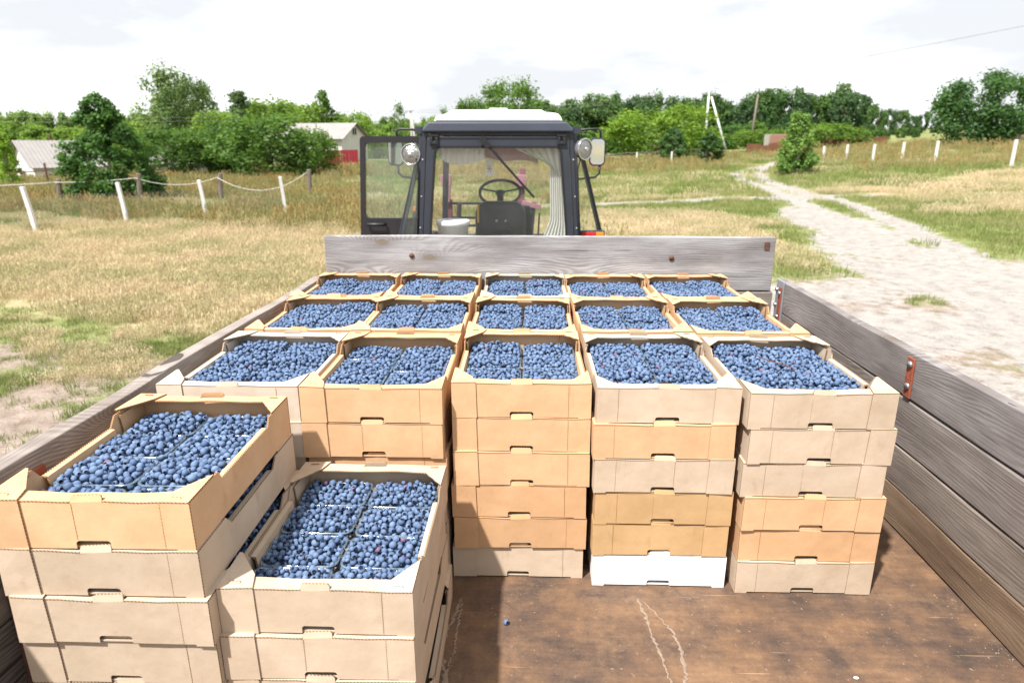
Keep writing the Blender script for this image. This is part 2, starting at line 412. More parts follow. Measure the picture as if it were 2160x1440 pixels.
# ------------------------------------------------------------------ terrain
def softplus(t): return np.log1p(np.exp(-np.abs(t))) + np.maximum(t, 0)
def terrain(x, y):
    x = np.asarray(x, float); y = np.asarray(y, float)
    rise = .055*2.5*softplus((np.minimum(x, 90)-4)/2.5)*np.clip((y-4)/14, 0, 1)
    far = .006*6*softplus((np.minimum(y, 260)-16)/6)
    dip = -1.15*np.exp(-(((x+38)/13)**2 + ((y-54)/11)**2))
    rel = (fbm(x*.35, y*.35, 3)-.5)*.14*np.clip((np.hypot(x, y-2)-4)/6, 0, 1)
    return rise + far + dip + rel
def tz(x, y): return float(terrain(x, y))

def segdist(px, py, pts):
    d = np.full(np.shape(px), 1e9)
    for (ax, ay), (bx, by) in zip(pts[:-1], pts[1:]):
        vx, vy = bx-ax, by-ay; t = np.clip(((px-ax)*vx+(py-ay)*vy)/(vx*vx+vy*vy), 0, 1)
        d = np.minimum(d, np.hypot(px-ax-t*vx, py-ay-t*vy))
    return d
TRACK_A = [(19,53),(14.75,45.1),(13.4,43.4),(11.9,39.4),(11.15,34.6),(10.5,29.6),(9.8,24.9),(9.1,20.1),(8.45,16.3),(7.8,12.9),(6.8,9.5),(5.2,5.2),(4.4,0)]
TRACK_B = [(20,52),(15.6,45.3),(13.8,41.2),(12.4,36.2),(11.75,31.7),(11.2,27.6),(11,23.5),(10,18.2),(9.15,14.3),(8.2,10.5),(7,6),(6.4,0)]
ACROSS = [(-3,26.1),(2.5,26.3),(4.4,26.5),(6.2,26.5),(7.6,27),(10,25.5)]
BRANCH = [(10.3,26.5),(12.7,25.4),(15,23.6),(18,23.2),(24,24)]
def masks(x, y):
    n = fbm(x*.8, y*.8, 11); n2 = fbm(x*.25, y*.25, 21)
    da, db = segdist(x, y, TRACK_A), segdist(x, y, TRACK_B)
    tr = np.maximum(1-da/.75, 1-db/.72)
    wide = np.clip(1 - np.abs(x - (7.2 + (y-9)*.12))/(np.clip(3.4-(y-6)*.12, 1.2, 4.2)), 0, 1)*np.clip((27-y)/7, 0, 1)
    yard = np.clip((x-2.0)/1.5, 0, 1)*np.clip((14.5-y+.25*(x-5))/4, 0, 1)*np.clip((12.5-x)/3, 0, 1)
    sand = np.clip(np.maximum(tr*1.0, np.maximum(wide*1.25*(.05+1.45*n), yard*(.12+.95*n))), 0, 1)
    sand = np.maximum(sand, np.clip(1.5-segdist(x, y, ACROSS)/.75, 0, 1)*(.45+.7*n))
    sand = np.maximum(sand, np.clip(1-segdist(x, y, BRANCH)/1.1, 0, 1)*(.45+.8*n))
    sand = np.maximum(sand, np.clip(1-np.hypot((x-16.5)/3.5, (y-32)/1.2), 0, 1)*1.1*n)
    dry = np.where(x < 2, np.clip((y-5.6)/5.0, 0, 1)*np.clip((21.5+.25*np.minimum(x, 0)*-.2-y)/2.5, 0, 1)*(.12+1.15*n2), 0)
    dry = np.maximum(dry, np.clip((x-.5)/2, 0, 1)*np.clip((7.6-x)/2.5, 0, 1)*np.clip((y-11.5)/3.5, 0, 1)*np.clip((23.5-y)/2.5, 0, 1)*(.45+.8*n2))
    dry = np.maximum(dry, np.clip((y-22)/6, 0, 1)*(.0+.62*n2))
    dry = np.maximum(dry, np.clip((x-11)/3, 0, 1)*np.clip((34-y)/4, 0, 1)*1.25*n2)
    dirt = np.where(x < 0, np.clip((6.6-y)/1.5, 0, 1)*(.65+.7*n), 0)
    dirt = np.maximum(dirt, np.where(x < 0, np.clip((10-y)/3, 0, 1)*n*1.0, 0))
    dirt = np.maximum(dirt, np.maximum(wide*1.1*(.3+n), yard*(.35+n*.8)))
    dirt = np.maximum(dirt, np.clip(1-np.abs(x-4.6)/2, 0, 1)*np.clip((16-y)/5, 0, 1)*.9*n)
    return np.clip(sand, 0, 1), np.clip(dry, 0, 1), np.clip(dirt, 0, 1)

def make_ground():
    n = 330; t = np.linspace(-1, 1, n)
    gx = 2 + 1.7*np.sinh(7.55*t); gy = 9 + 1.7*np.sinh(7.55*t)
    X, Y = np.meshgrid(gx, gy); X = X.ravel(); Y = Y.ravel()
    s, d, e = masks(X, Y)
    Z = terrain(X, Y) - .05*s*np.clip(s-.3, 0, 1)
    me = bpy.data.meshes.new('ground')
    i = np.arange(n*n).reshape(n, n)
    f = np.stack([i[:-1, :-1].ravel(), i[:-1, 1:].ravel(), i[1:, 1:].ravel(), i[1:, :-1].ravel()], 1)
    me.from_pydata(np.stack([X, Y, Z], 1).tolist(), [], f.tolist())
    for nm, a in (('sand', s), ('dry', d), ('dirt', e)):
        at = me.attributes.new(nm, 'FLOAT', 'POINT'); at.data.foreach_set('value', a.astype(np.float32))
    me.polygons.foreach_set('use_smooth', [True]*len(me.polygons)); me.materials.append(M['earth'])
    o = link('ground', me); tag(o, 'sandy meadow ground with dry straw, green grass and pale wheel tracks', 'ground', kind='structure')
make_ground()

# ------------------------------------------------------------------ scatter of uncountable things
def scatter_group(name, collection):
    ng = bpy.data.node_groups.new(name, 'GeometryNodeTree')
    ng.interface.new_socket(name='Geometry', in_out='INPUT', socket_type='NodeSocketGeometry')
    ng.interface.new_socket(name='Geometry', in_out='OUTPUT', socket_type='NodeSocketGeometry')
    N = ng.nodes.new; lk = ng.links.new
    gi, go = N('NodeGroupInput'), N('NodeGroupOutput'); ip = N('GeometryNodeInstanceOnPoints')
    ci = N('GeometryNodeCollectionInfo'); ci.inputs['Collection'].default_value = collection
    ci.inputs['Separate Children'].default_value = True; ci.inputs['Reset Children'].default_value = True
    def na(nm, dt):
        x = N('GeometryNodeInputNamedAttribute'); x.data_type = dt; x.inputs['Name'].default_value = nm; return x.outputs[0]
    er = N('FunctionNodeEulerToRotation'); lk(na('rot', 'FLOAT_VECTOR'), er.inputs[0])
    ip.inputs['Pick Instance'].default_value = True
    lk(gi.outputs[0], ip.inputs['Points']); lk(ci.outputs[0], ip.inputs['Instance']); lk(na('idx', 'INT'), ip.inputs['Instance Index'])
    lk(er.outputs[0], ip.inputs['Rotation']); lk(na('scl', 'FLOAT_VECTOR'), ip.inputs['Scale']); lk(ip.outputs[0], go.inputs[0])
    return ng
def scatter(name, pos, rot, scl, idx, protos, label, cat):
    c = bpy.data.collections.new(name+'_kinds')
    for i, p in enumerate(protos):
        c.objects.link(bpy.data.objects.new('%s_kind_%02d' % (name, i), p))
    me = bpy.data.meshes.new(name); me.vertices.add(len(pos)); me.vertices.foreach_set('co', np.asarray(pos, np.float32).ravel())
    for nm, a in (('rot', rot), ('scl', scl)):
        t = me.attributes.new(nm, 'FLOAT_VECTOR', 'POINT'); t.data.foreach_set('vector', np.asarray(a, np.float32).ravel())
    t = me.attributes.new('idx', 'INT', 'POINT'); t.data.foreach_set('value', np.asarray(idx, np.int32))
    o = link(name, me); m = o.modifiers.new('scatter', 'NODES'); m.node_group = scatter_group(name, c)
    return tag(o, label, cat, kind='stuff')

def tuft(seed, blades, h, spread, width, mat, head=0, lean=.35):
    g = np.random.default_rng(seed); vs, fs, tone = [], [], []
    for i in range(blades):
        a = g.uniform(0, 2*math.pi); r = spread*math.sqrt(g.uniform()); x, y = r*math.cos(a), r*math.sin(a)
        hh = h*g.uniform(.55, 1.1); la = g.uniform(0, 2*math.pi); l = lean*hh*g.uniform(.2, 1.2)
        dx, dy = math.cos(la)*l, math.sin(la)*l; wa = g.uniform(0, math.pi); wx, wy = math.cos(wa)*width/2, math.sin(wa)*width/2
        o = len(vs)
        vs += [(x-wx, y-wy, -.02), (x+wx, y+wy, -.02), (x+dx*.35+wx*.8, y+dy*.35+wy*.8, hh*.55), (x+dx*.35-wx*.8, y+dy*.35-wy*.8, hh*.55), (x+dx, y+dy, hh)]
        fs += [(o, o+1, o+2, o+3), (o+3, o+2, o+4)]; t = g.uniform(); tone += [t, t]
        if head:
            o = len(vs); b = Vector((x+dx*.8, y+dy*.8, hh*.82)); hw = head*g.uniform(.6, 1.2)
            vs += [b+Vector((-wx, -wy, 0)).normalized()*hw*.35, b+Vector((dx*.1, dy*.1, hw*1.1)), b+Vector((wx, wy, 0)).normalized()*hw*.35, b+Vector((0, 0, -hw*.5))]
            fs.append((o, o+1, o+2, o+3)); tone.append(min(1, t+.35))
    me = bpy.data.meshes.new('tuft'); me.from_pydata([tuple(v) for v in vs], [], fs); me.materials.append(M[mat])
    at = me.attributes.new('tone', 'FLOAT', 'FACE'); at.data.foreach_set('value', np.asarray(tone, np.float32)); return me

def in_view(x, y, margin=.12):
    """Keep to the wedge a visitor near the photographer's place could see."""
    return (y > 2) & (np.abs(x) < (.80+margin)*y + 4)
def field(n, xr, yr, dens, seed):
    g = np.random.default_rng(seed); x = g.uniform(*xr, n); y = g.uniform(*yr, n)
    k = in_view(x, y) & (g.uniform(size=n) < dens(x, y)) & ~((x > -1.7) & (x < 1.8) & (y < 4.2)) & ~((x > -1.5) & (x < 1.1) & (y < 10))
    return x[k], y[k], g
def put(name, parts, protos, label, cat):
    P, Rt, S, I = [], [], [], []
    for x, y, g, s0, s1, ids in parts:
        n = len(x); z = terrain(x, y); sc = g.uniform(s0, s1, n)
        P.append(np.stack([x, y, z], 1)); Rt.append(np.stack([g.normal(0, .08, n), g.normal(0, .08, n), g.uniform(0, 6.28, n)], 1))
        S.append(np.stack([sc, sc, sc*g.uniform(.8, 1.2, n)], 1)); I.append(g.choice(ids, n))
    scatter(name, np.concatenate(P), np.concatenate(Rt), np.concatenate(S), np.concatenate(I), protos, label, cat)
sst = lambda a, lo, hi: np.clip((a-lo)/(hi-lo), 0, 1)
straw_p = [tuft(100+i, 34, .155, .19, .0042, 'straw', .028, .5) for i in range(4)] + [tuft(110+i, 40, .19, .38, .010, 'straw', .03, .55) for i in range(3)]
green_p = [tuft(200+i, 30, .10, .14, .008, 'green_blade', 0, .8) for i in range(3)] + [tuft(210+i, 34, .15, .36, .014, 'green_blade', 0, .7) for i in range(3)]
weed_p = [tuft(300+i, 30, .55, .40, .016, 'weed', .07, .35) for i in range(4)]
def d_straw(x, y):
    s, d, e = masks(x, y); return sst(d + (fbm(x*.75, y*.75, 5)-.5)*1.7, .36, .75)*(1-sst(s, .3, .5))*(1-.8*sst(e, .5, .8))
def d_green(x, y):
    s, d, e = masks(x, y); return (1-sst(d, .35, .7))*(1-sst(s, .22, .42))*np.maximum(.20, sst(fbm(x*1.3, y*1.3, 9, 5)+.28*np.clip((y-8.5)/8, 0, 1), .50, .60))*(1-.88*sst(e, .5, .8))
def d_weed(x, y):
    back = np.where(x < 2, sst(y+.35*x, 15.5, 17), np.where(x > 13, sst(y, 33, 38), sst(y, 42, 50)))
    return back*sst(fbm(x*.22, y*.22, 31), .38, .6)*(1-sst(masks(x, y)[0], .1, .25))*np.where(x > 13, .35, np.where(x > 2, .7, 1))
parts = []
x, y, g = field(26000, (-17, 9), (5.5, 14), d_straw, 1); parts.append((x, y, g, .45, 1.35, [0, 1, 2, 3]))
x, y, g = field(5000, (-12, -1), (6.2, 9), lambda a, b: sst(fbm(a*1.6, b*1.6, 44), .5, .62)*.8, 6); parts.append((x, y, g, .3, .8, [0, 1, 2, 3]))
x, y, g = field(26000, (-26, 20), (14, 28), d_straw, 2); parts.append((x, y, g, .7, 1.2, [4, 5, 6]))
x, y, g = field(16000, (-45, 50), (28, 60), lambda a, b: d_straw(a, b)*.8, 3); parts.append((x, y, g, .9, 1.7, [4, 5, 6]))
g = np.random.default_rng(4)
for cx, cy, rx, ry, n in ((16.4, 26, 1.5, .6, 260), (21, 30, 1.6, .5, 120)):
    parts.append((cx+g.normal(0, rx*.45, n), cy+g.normal(0, ry*.45, n), g, 1.1, 1.8, [4, 5, 6]))
put('dry_grass', parts, straw_p, 'dry straw-coloured grass standing in the meadow', 'grass')
parts = []
x, y, g = field(52000, (-14, 14), (2.4, 11), d_green, 11); parts.append((x, y, g, .35, 1.0, [0, 1, 2]))
x, y, g = field(30000, (-30, 28), (11, 30), d_green, 12); parts.append((x, y, g, .5, 1.1, [3, 4, 5]))
x, y, g = field(24000, (-60, 60), (30, 72), d_green, 13); parts.append((x, y, g, 1.0, 2.0, [3, 4, 5]))
put('green_grass', parts, green_p, 'short green grass growing in the meadow', 'grass')
x, y, g = field(16000, (-34, 40), (16, 42), lambda a, b: d_weed(a, b)*.75, 21); parts = [(x, y, g, .6, 1.1, [0, 1, 2, 3])]
x, y, g = field(14000, (-60, 60), (42, 70), lambda a, b: d_weed(a, b)*.7, 22); parts.append((x, y, g, .8, 1.4, [0, 1, 2, 3]))
put('tall_weeds', parts, weed_p, 'tall rusty-brown weeds growing beyond the fence line', 'weeds')

# ------------------------------------------------------------------ trees
def crown_mesh(kind, seed, n, leaf):
    """Leaf clumps in a crown of unit height, z from 0 to 1."""
    g = np.random.default_rng(seed); C = []
    K = {'round': 60, 'orchard': 78, 'willow': 64, 'bush': 130, 'birch': 60, 'pine': 50, 'sparse': 80, 'forest': 44}[kind]
    for i in range(K):
        a = g.uniform(0, 6.283); t = g.uniform() if kind not in ('bush', 'sparse') else g.uniform()**1.35
        if kind in ('round', 'orchard', 'forest'):
            zc = (.16 if kind != 'forest' else .08)+(.80 if kind != 'forest' else .87)*t; r = (.46 if kind != 'orchard' else .52)*math.sqrt(max(.03, 1-((zc-.50)/.53)**2)); q = math.sqrt(g.uniform(.30, 1))
            sz = (.085+.04*g.uniform()) if kind != 'forest' else .09+.03*g.uniform()
        elif kind == 'willow':
            zc = .22+.74*t; r = .36*math.sqrt(max(.03, 1-((zc-.52)/.5)**2))*(1+.25*math.sin(3*a)); q = math.sqrt(g.uniform(.15, 1)); sz = .075
        elif kind == 'bush':
            zc = .05+.92*t; r = .40*(1-t)**.6*(.9+.2*math.sin(3*a+7*t)) + .03; q = math.sqrt(g.uniform(.2, 1)); sz = .06*(1.15-.6*t)
        elif kind in ('birch', 'sparse'):
            zc = (.12 if kind == 'sparse' else .2)+.83*t; r = (.25*(1-((zc-.38)/.66)**2) if kind == 'birch' else .26*(1.05-zc)**.8)+.015; q = math.sqrt(g.uniform(.1, 1)); sz = .055
        else:
            zc = .15+.83*t; r = .26*(1-t*.85); q = g.uniform(.3, 1); sz = .05
        C.append((r*q*math.cos(a), r*q*math.sin(a), zc, sz, g.uniform()))
    C = np.array(C); ci = g.integers(0, K, n)
    off = g.normal(0, 1, (n, 3)); off *= (np.abs(g.normal(.75, .35, n))/np.linalg.norm(off, axis=1))[:, None]
    if kind == 'willow': off[:, 2] *= 1.7
    if kind == 'pine': off[:, 2] *= .45; off[:, :2] *= 1.5
    c = C[ci, :3] + off*C[ci, 3][:, None]*1.15; c[:, 2] = np.maximum(c[:, 2], .01)
    nrm = off + g.normal(0, .8, (n, 3)) + np.array([0, 0, .5]); nrm /= np.linalg.norm(nrm, axis=1)[:, None]
    ref = g.normal(0, 1, (n, 3)); u = np.cross(nrm, ref); u /= np.linalg.norm(u, axis=1)[:, None]; v = np.cross(nrm, u)
    s = (leaf*g.uniform(.6, 1.35, n))[:, None]
    V = np.stack([c-u*s, c+v*s*.55, c+u*s, c-v*s*.55], 1).reshape(-1, 3)
    me = bpy.data.meshes.new('crown'); me.from_pydata(V.tolist(), [], np.arange(4*n).reshape(n, 4).tolist()); me.materials.append(M['leaf'])
    tone = np.clip(C[ci, 4]*.65 + g.uniform(0, .35, n), 0, 1)
    at = me.attributes.new('tone', 'FLOAT', 'FACE'); at.data.foreach_set('value', tone.astype(np.float32)); return me
def trunk_mesh(kind, seed, rad=.022):
    g = np.random.default_rng(seed); mb = MB(); lo = {'bush': .55, 'forest': .7}.get(kind, .75)
    pts = [Vector((g.normal(0, .012)*i, g.normal(0, .012)*i, -.02 + lo*i/4)) for i in range(5)]
    mb.tube(pts, [rad*1.35, rad, rad*.8, rad*.55, rad*.25], 7)
    for i in range(7 if kind != 'bush' else 2):
        z = g.uniform(.14, .55); a = g.uniform(0, 6.28); p = Vector((0, 0, z)); l = g.uniform(.10, .22)
        q = p + Vector((math.cos(a)*l*.5, math.sin(a)*l*.5, l*.42)); e = p + Vector((math.cos(a)*l, math.sin(a)*l, l*.95))
        mb.tube([p, q, e], [rad*.5, rad*.33, rad*.12], 5)
    return mb.mesh('trunk', 'pale_bark' if kind in ('birch', 'sparse') else 'bark', True)
CROWNS = {}
def kind_mesh(kind, i, n, leaf):
    k = (kind, i, n)
    if k not in CROWNS: CROWNS[k] = (crown_mesh(kind, hash(kind) % 97 * 0 + sum(map(ord, kind))+i*13, n, leaf), trunk_mesh(kind, 7+i))
    return CROWNS[k]
def tree(name, label, cat, kind, x, y, h, wd, colr, group=None, var=0, n=5000, leaf=.022, rz=None, sink=.05):
    cm, tm = kind_mesh(kind, var, n, leaf)
    o = thing(name, label, cat, (x, y, tz(x, y)-sink), group, local=True)
    o.scale = (wd, wd, h); o.rotation_euler = (0, 0, rz if rz is not None else random.uniform(0, 6.28))
    c = link('crown', cm, o); c.color = (*colr, 1); link('trunk', tm, o); return o
def X(px, D): return (px-1080)/1400*D/1.0444 - YAW*D       # sideways place of a far thing D metres ahead
def ZT(py, D): return 2.45 + (300-py)/1400*D*.905         # height of a far thing's top D metres ahead
DARK, MID, LITE, BLUE, OLIVE = (.040, .085, .022), (.055, .108, .026), (.082, .142, .032), (.042, .082, .036), (.085, .125, .045)

tree('bushy_tree', 'dense dark green bushy tree right behind the wire fence', 'tree', 'bush', -17.3, 28, 4.3, 5.0, (.036, .084, .026), n=17000, leaf=.017, rz=.4)
tree('young_tree', 'light green sapling beside the old white-roofed shed', 'tree', 'sparse', X(-12, 36), 36, 2.9, 2.4, (.11, .19, .03), n=5000, leaf=.022)
lefts = [(345, 46, 272, 4.6, 'dark orchard tree next to the bushy tree by the fence'), (425, 49, 262, 4.6, 'dark orchard tree under the tall grey-green willow'),
         (490, 50, 255, 4.8, 'dark orchard tree below the pointed pine top'), (562, 44, 243, 5.6, 'widest dark orchard tree with a bare forked trunk'),
         (642, 44, 272, 3.3, 'rounded fresh green orchard tree hiding the white house')]
for i, (px, D, py, wd, lab) in enumerate(lefts):
    x = X(px, D); h = ZT(py, D)-tz(x, D)
    tree('orchard_tree', lab, 'tree', 'orchard', x, D, h, wd*1.15, MID if i == 4 else ((.043, .088, .026), (.05, .10, .03))[i % 2], 'orchard trees beyond the fence', i % 3, 7000, .024)
x = X(370, 86); tree('willow_tree', 'tall grey-green willow rising above the other trees', 'tree', 'willow', x, 86, ZT(150, 86)-tz(x, 86), 10.5, (.085, .135, .062), n=9000, leaf=.019)
x = X(412, 84); tree('round_tree', 'dark tree leaning against the tall grey-green willow', 'tree', 'round', x, 84, ZT(172, 84)-tz(x, 84), 5.6, (.050, .085, .032), n=6000, leaf=.02)
x = X(506, 62); tree('pine_tree', 'pointed pine with brownish boughs behind the orchard', 'tree', 'pine', x, 62, ZT(190, 62)-tz(x, 62), 7.0, (.055, .095, .042), n=6000, leaf=.018)
for i, (px, D, py, wd, cc, lab) in enumerate([(465, 74, 236, 6, LITE, 'pale green tree left of the pointed pine'), (575, 70, 214, 7.5, LITE, 'broad bright green tree right of the pointed pine'),
        (625, 72, 210, 6.2, LITE, 'bright green tree above the white house roof end'), (684, 74, 198, 4.6, MID, 'slim taller green tree over the white house ridge'),
        (735, 76, 238, 6.5, LITE, 'bright green tree just right of the white house')]):
    x = X(px, D); tree('garden_tree', lab, 'tree', 'round' if i != 3 else 'birch', x, D, ZT(py, D)-tz(x, D), wd*1.25, cc, 'light trees behind the orchard', i % 3, 5000, .024)
for px, D, py, wd, lab in ((842, 62, 206, 4.2, 'thin wispy young tree left of the double pole'), (935, 66, 218, 3.6, 'thin wispy treetop just above the cab roof')):
    x = X(px, D); tree('wispy_tree', lab, 'tree', 'sparse', x, D, ZT(py, D)-tz(x, D), wd, (.07, .12, .05), None, 1, 1500, .02)
for i, (px, D, py, wd, lab) in enumerate([(1075, 84, 176, 9.5, 'tall dark oak-like tree behind the tractor cab'), (1000, 82, 212, 5.5, 'lower dark tree at the left edge of the tall oak-like one')]):
    x = X(px, D); tree('oak_tree', lab, 'tree', 'round', x, D, ZT(py, D)-tz(x, D), wd, MID, None, i, 6000, .022)
x = X(1388, 68); tree('willow_bush', 'large rounded bright green bush left of the braced pole', 'bush', 'orchard', x, 68, ZT(224, 68)-tz(x, 68), 10.2, (.082, .145, .027), n=9000, leaf=.02, var=1)
x = X(1418, 60); tree('dark_shrub', 'upright dark green shrub before the rounded bright bush', 'shrub', 'birch', x, 60, ZT(272, 60)-tz(x, 60), 4.4, (.042, .088, .034), n=4000, leaf=.03)
x = X(1495, 54); tree('dark_shrub', 'bushy green shrub at the foot of the braced pole', 'shrub', 'birch', x, 54, ZT(282, 54)-tz(x, 54), 4.0, (.040, .085, .030), n=4000, leaf=.03, var=1)
x = X(1680, 37.6); tree('young_tree', 'young feathery green tree standing beside the sandy tracks', 'tree', 'sparse', x, 37.6, 3.35, 4.3, (.085, .155, .045), n=7000, leaf=.021, var=2)
x = X(1735, 72); tree('bright_bush', 'bright green bush above the rusty fence', 'bush', 'orchard', x, 72, ZT(262, 72)-tz(x, 72), 7.5, (.068, .125, .027), n=5000, leaf=.026, var=2)
x = X(1610, 76); tree('bright_bush', 'light green bush behind the thin wooden pole', 'bush', 'orchard', x, 76, ZT(272, 76)-tz(x, 76), 7.0, (.065, .118, .028), n=5000, leaf=.026, var=0)
x = X(2048, 58); tree('spreading_tree', 'large dark spreading tree alone on the rise', 'tree', 'orchard', x, 58, ZT(166, 58)-tz(x, 58)+.2, 7.2, (.034, .078, .030), n=15000, leaf=.021, var=1, rz=2.2)
x = X(2172, 66); tree('dark_shrub', 'dark green thicket at the edge behind the spreading tree', 'shrub', 'orchard', x, 66, 1.8, 4.0, (.04, .09, .03), n=4000, leaf=.03, var=1)
# the far wood: two staggered rows, heights read from its skyline
sky_px = [-260,-120,0,60,130,200,300,440,520,620,760,800,860,930,990,1060,1110,1180,1250,1330,1400,1470,1540,1600,1660,1700,1740,1790,1830,1870,1910,1960,2060,2160,2300,2420]
sky_py = [240,242,240,236,242,238,232,236,226,226,246,254,254,246,226,215,212,214,200,204,200,204,214,196,196,204,182,204,228,224,238,244,246,250,250,255]
def skyline(px): return float(np.interp(px, sky_px, sky_py))
WOOD = [(125, 'behind the whitewashed shed'), (330, 'behind the dark bushy tree'), (620, 'behind the orchard'), (960, 'between the white house and tractor cab'), (1290, 'right behind the tractor cab'), (1480, 'above the rounded bright bush'), (1580, 'between the two poles'), (1760, 'right of the thin wooden pole'), (1960, 'above the rusty fence end'), (9999, 'beyond the spreading tree')]
fr = random.Random(5); px = -240; i = 0
while px < 2400:
    D = 104 + fr.uniform(-7, 9); right = px > 960
    x = X(px, D); h = ZT(skyline(px)+fr.uniform(-6, 12), D)-tz(x, D)
    cc = fr.choice([(.037, .078, .03), (.045, .09, .03), (.036, .072, .036), (.055, .10, .042)] if right else [(.09, .15, .045), (.075, .13, .04), (.10, .165, .05)])
    zone = next(t for e, t in WOOD if px < e); tree('forest_tree', ('dark leafy' if right else 'pale green') + ' tree in the far wood ' + zone, 'tree', 'forest', x, D, h, h*fr.uniform(.62, .85), cc,
         'far wood trees ' + zone, i % 4, 5000, .036)
    px += fr.uniform(18, 29); i += 1
px = -200
while px < 2350:
    D = 90 + fr.uniform(-5, 4); right = px > 960
    x = X(px, D); top = 268+fr.uniform(-14, 14) if px < 1850 else 276+fr.uniform(-8, 8)
    h = ZT(top, D)-tz(x, D)
    cc = fr.choice([(.04, .09, .027), (.055, .11, .03), (.036, .075, .03)] if right else [(.095, .16, .04), (.08, .14, .035)])
    zone = next(t for e, t in WOOD if px < e); tree('undergrowth_tree', ('low leafy' if right else 'low pale') + ' tree before the far wood ' + zone, 'tree', 'forest', x, D, h, h*fr.uniform(1.0, 1.5), cc,
         'low trees before the far wood ' + zone, (i+2) % 4, 5000, .036)
    px += fr.uniform(28, 44); i += 1

# ------------------------------------------------------------------ buildings and fences in the distance
def rotz(p, c, a):
    x, y = p[0]-c[0], p[1]-c[1]; return (c[0]+x*math.cos(a)-y*math.sin(a), c[1]+x*math.sin(a)+y*math.cos(a), p[2])
def gable_house(name, label, cx, cy, lx, ly, z0, ze, zr, rot, over=.35, extras=()):
    o = thing(name, label, 'house', (cx, cy, z0))
    P = lambda x, y, z: rotz((cx+x, cy+y, z), (cx, cy), rot)
    w = MB(); a, b = lx/2, ly/2
    w.add([P(-a,-b,z0),P(a,-b,z0),P(a,b,z0),P(-a,b,z0),P(-a,-b,ze),P(a,-b,ze),P(a,b,ze),P(-a,b,ze),P(-a,0,zr-.08),P(a,0,zr-.08)],
          [(0,1,5,4),(2,3,7,6),(1,2,6,9,5),(3,0,4,8,7)]); w.build('wall', 'whitewash', o)
    for s in (-1, 1):
        r = MB(); ny = 2; nx = int(lx/.11); A = a+over; dz = (zr-ze)/b
        def fn(u, v):
            t = v*(b+over)
            return P(-A+2*A*u, s*t, zr - dz*t + .012*math.sin(u*nx*math.pi) + .03)
        r.grid(fn, nx*2, 6); ro = r.build('roof', 'slate_roof', o)
        so_ = ro.modifiers.new('solid', 'SOLIDIFY'); so_.thickness = .03
    for kind, x0, x1, za, zb, face in extras:
        m = MB(); y0 = -b-.03
        q = (lambda x, d, z: P(x, y0+d, z)) if face == 'f' else (lambda y, d, z: P((a+.03-d) if face == 'r' else (-a-.03+d), y, z))
        c = [q(x0,0,za), q(x1,0,za), q(x1,0,zb), q(x0,0,zb), q(x0,.05,za), q(x1,.05,za), q(x1,.05,zb), q(x0,.05,zb)]
        m.add(c, [(0,1,2,3),(0,1,5,4),(1,2,6,5),(2,3,7,6),(3,0,4,7)])
        wn = m.build(kind, 'window_dark' if kind == 'window' else 'old_timber', o)
        if kind == 'window':
            f = MB(); t = .06
            for (p, r_, s_, u) in ((x0-t, x1+t, za-t, za), (x0-t, x1+t, zb, zb+t), (x0-t, x0, za, zb), (x1, x1+t, za, zb), ((x0+x1)/2-.025, (x0+x1)/2+.025, za, zb)):
                c = [q(p,-.03,s_), q(r_,-.03,s_), q(r_,-.03,u), q(p,-.03,u), q(p,.02,s_), q(r_,.02,s_), q(r_,.02,u), q(p,.02,u)]
                f.add(c, [(0,1,2,3),(0,1,5,4),(1,2,6,5),(2,3,7,6),(3,0,4,7)])
            f.build('frame', 'whitewash', wn)
    return o
sx, sy = X(100, 50), 50
sh = gable_house('shed', 'low whitewashed shed with a weathered grey roof behind fence', sx, sy, 4.6, 4.6, -.5, .95, 2.55, R(52),
    extras=[('door', .2, 1.0, -.85, .45, 'f'), ('window', -1.5, -.7, -.5, .3, 'f'), ('window', -.5, .5, -.3, .5, 'l')])
MB().tube([(sx-.3, sy, 2.2), (sx-.3, sy, 2.95)], .09, 8).build('chimney', 'rust_dark', sh)
hx, hy = X(668, 64), 64
gable_house('white_house', 'white house with pale roof beyond the orchard, red fence below', hx, hy, 7.4, 5.2, .2, 2.85, 4.1, R(-12),
    extras=[('window', 1.9, 2.7, 2.0, 2.75, 'f'), ('window', -.6, .2, 2.0, 2.75, 'f'), ('window', -.4, .4, 3.1, 3.7, 'r')])
x0 = X(320, 52); gable_house('hut', 'small grey-roofed hut half hidden behind the orchard trees', x0, 56, 4, 3.2, .1, .95, 2.0, R(-10))
# red metal fence below the white house
def sheet_fence(name, label, x0, y0, x1, y1, z0h, z1h, mat, pitch=.5, jit=0., cat='fence'):
    o = thing(name, label, cat, ((x0+x1)/2, (y0+y1)/2, tz((x0+x1)/2, (y0+y1)/2))); n = max(2, int(math.hypot(x1-x0, y1-y0)/pitch))
    for i in range(n):
        a, b = i/n, (i+.985)/n; m = MB(); k = 6
        top = z1h + random.uniform(-jit, jit)
        def fn(u, v):
            t = a+(b-a)*u; x, y = x0+(x1-x0)*t, y0+(y1-y0)*t
            return (x, y + .015*(1 if int(u*k+.01) % 2 else -1), tz(x, y)-.1 + (z0h if v == 0 else top+.1))
        m.grid(fn, k, 1); q = m.build('panel', mat, o); s = q.modifiers.new('solid', 'SOLIDIFY'); s.thickness = .01
    return o
sheet_fence('red_fence', 'dark red sheet metal fence in front of the white house', X(636, 58), 58, X(752, 59), 59, 0, 1.6, 'red_sheet', .7)
sheet_fence('rusty_fence', 'rusty sheet metal fence across the back of the field', X(1572, 68), 68, X(1862, 72), 72, 0, .9, 'rust_sheet', .8, .12)
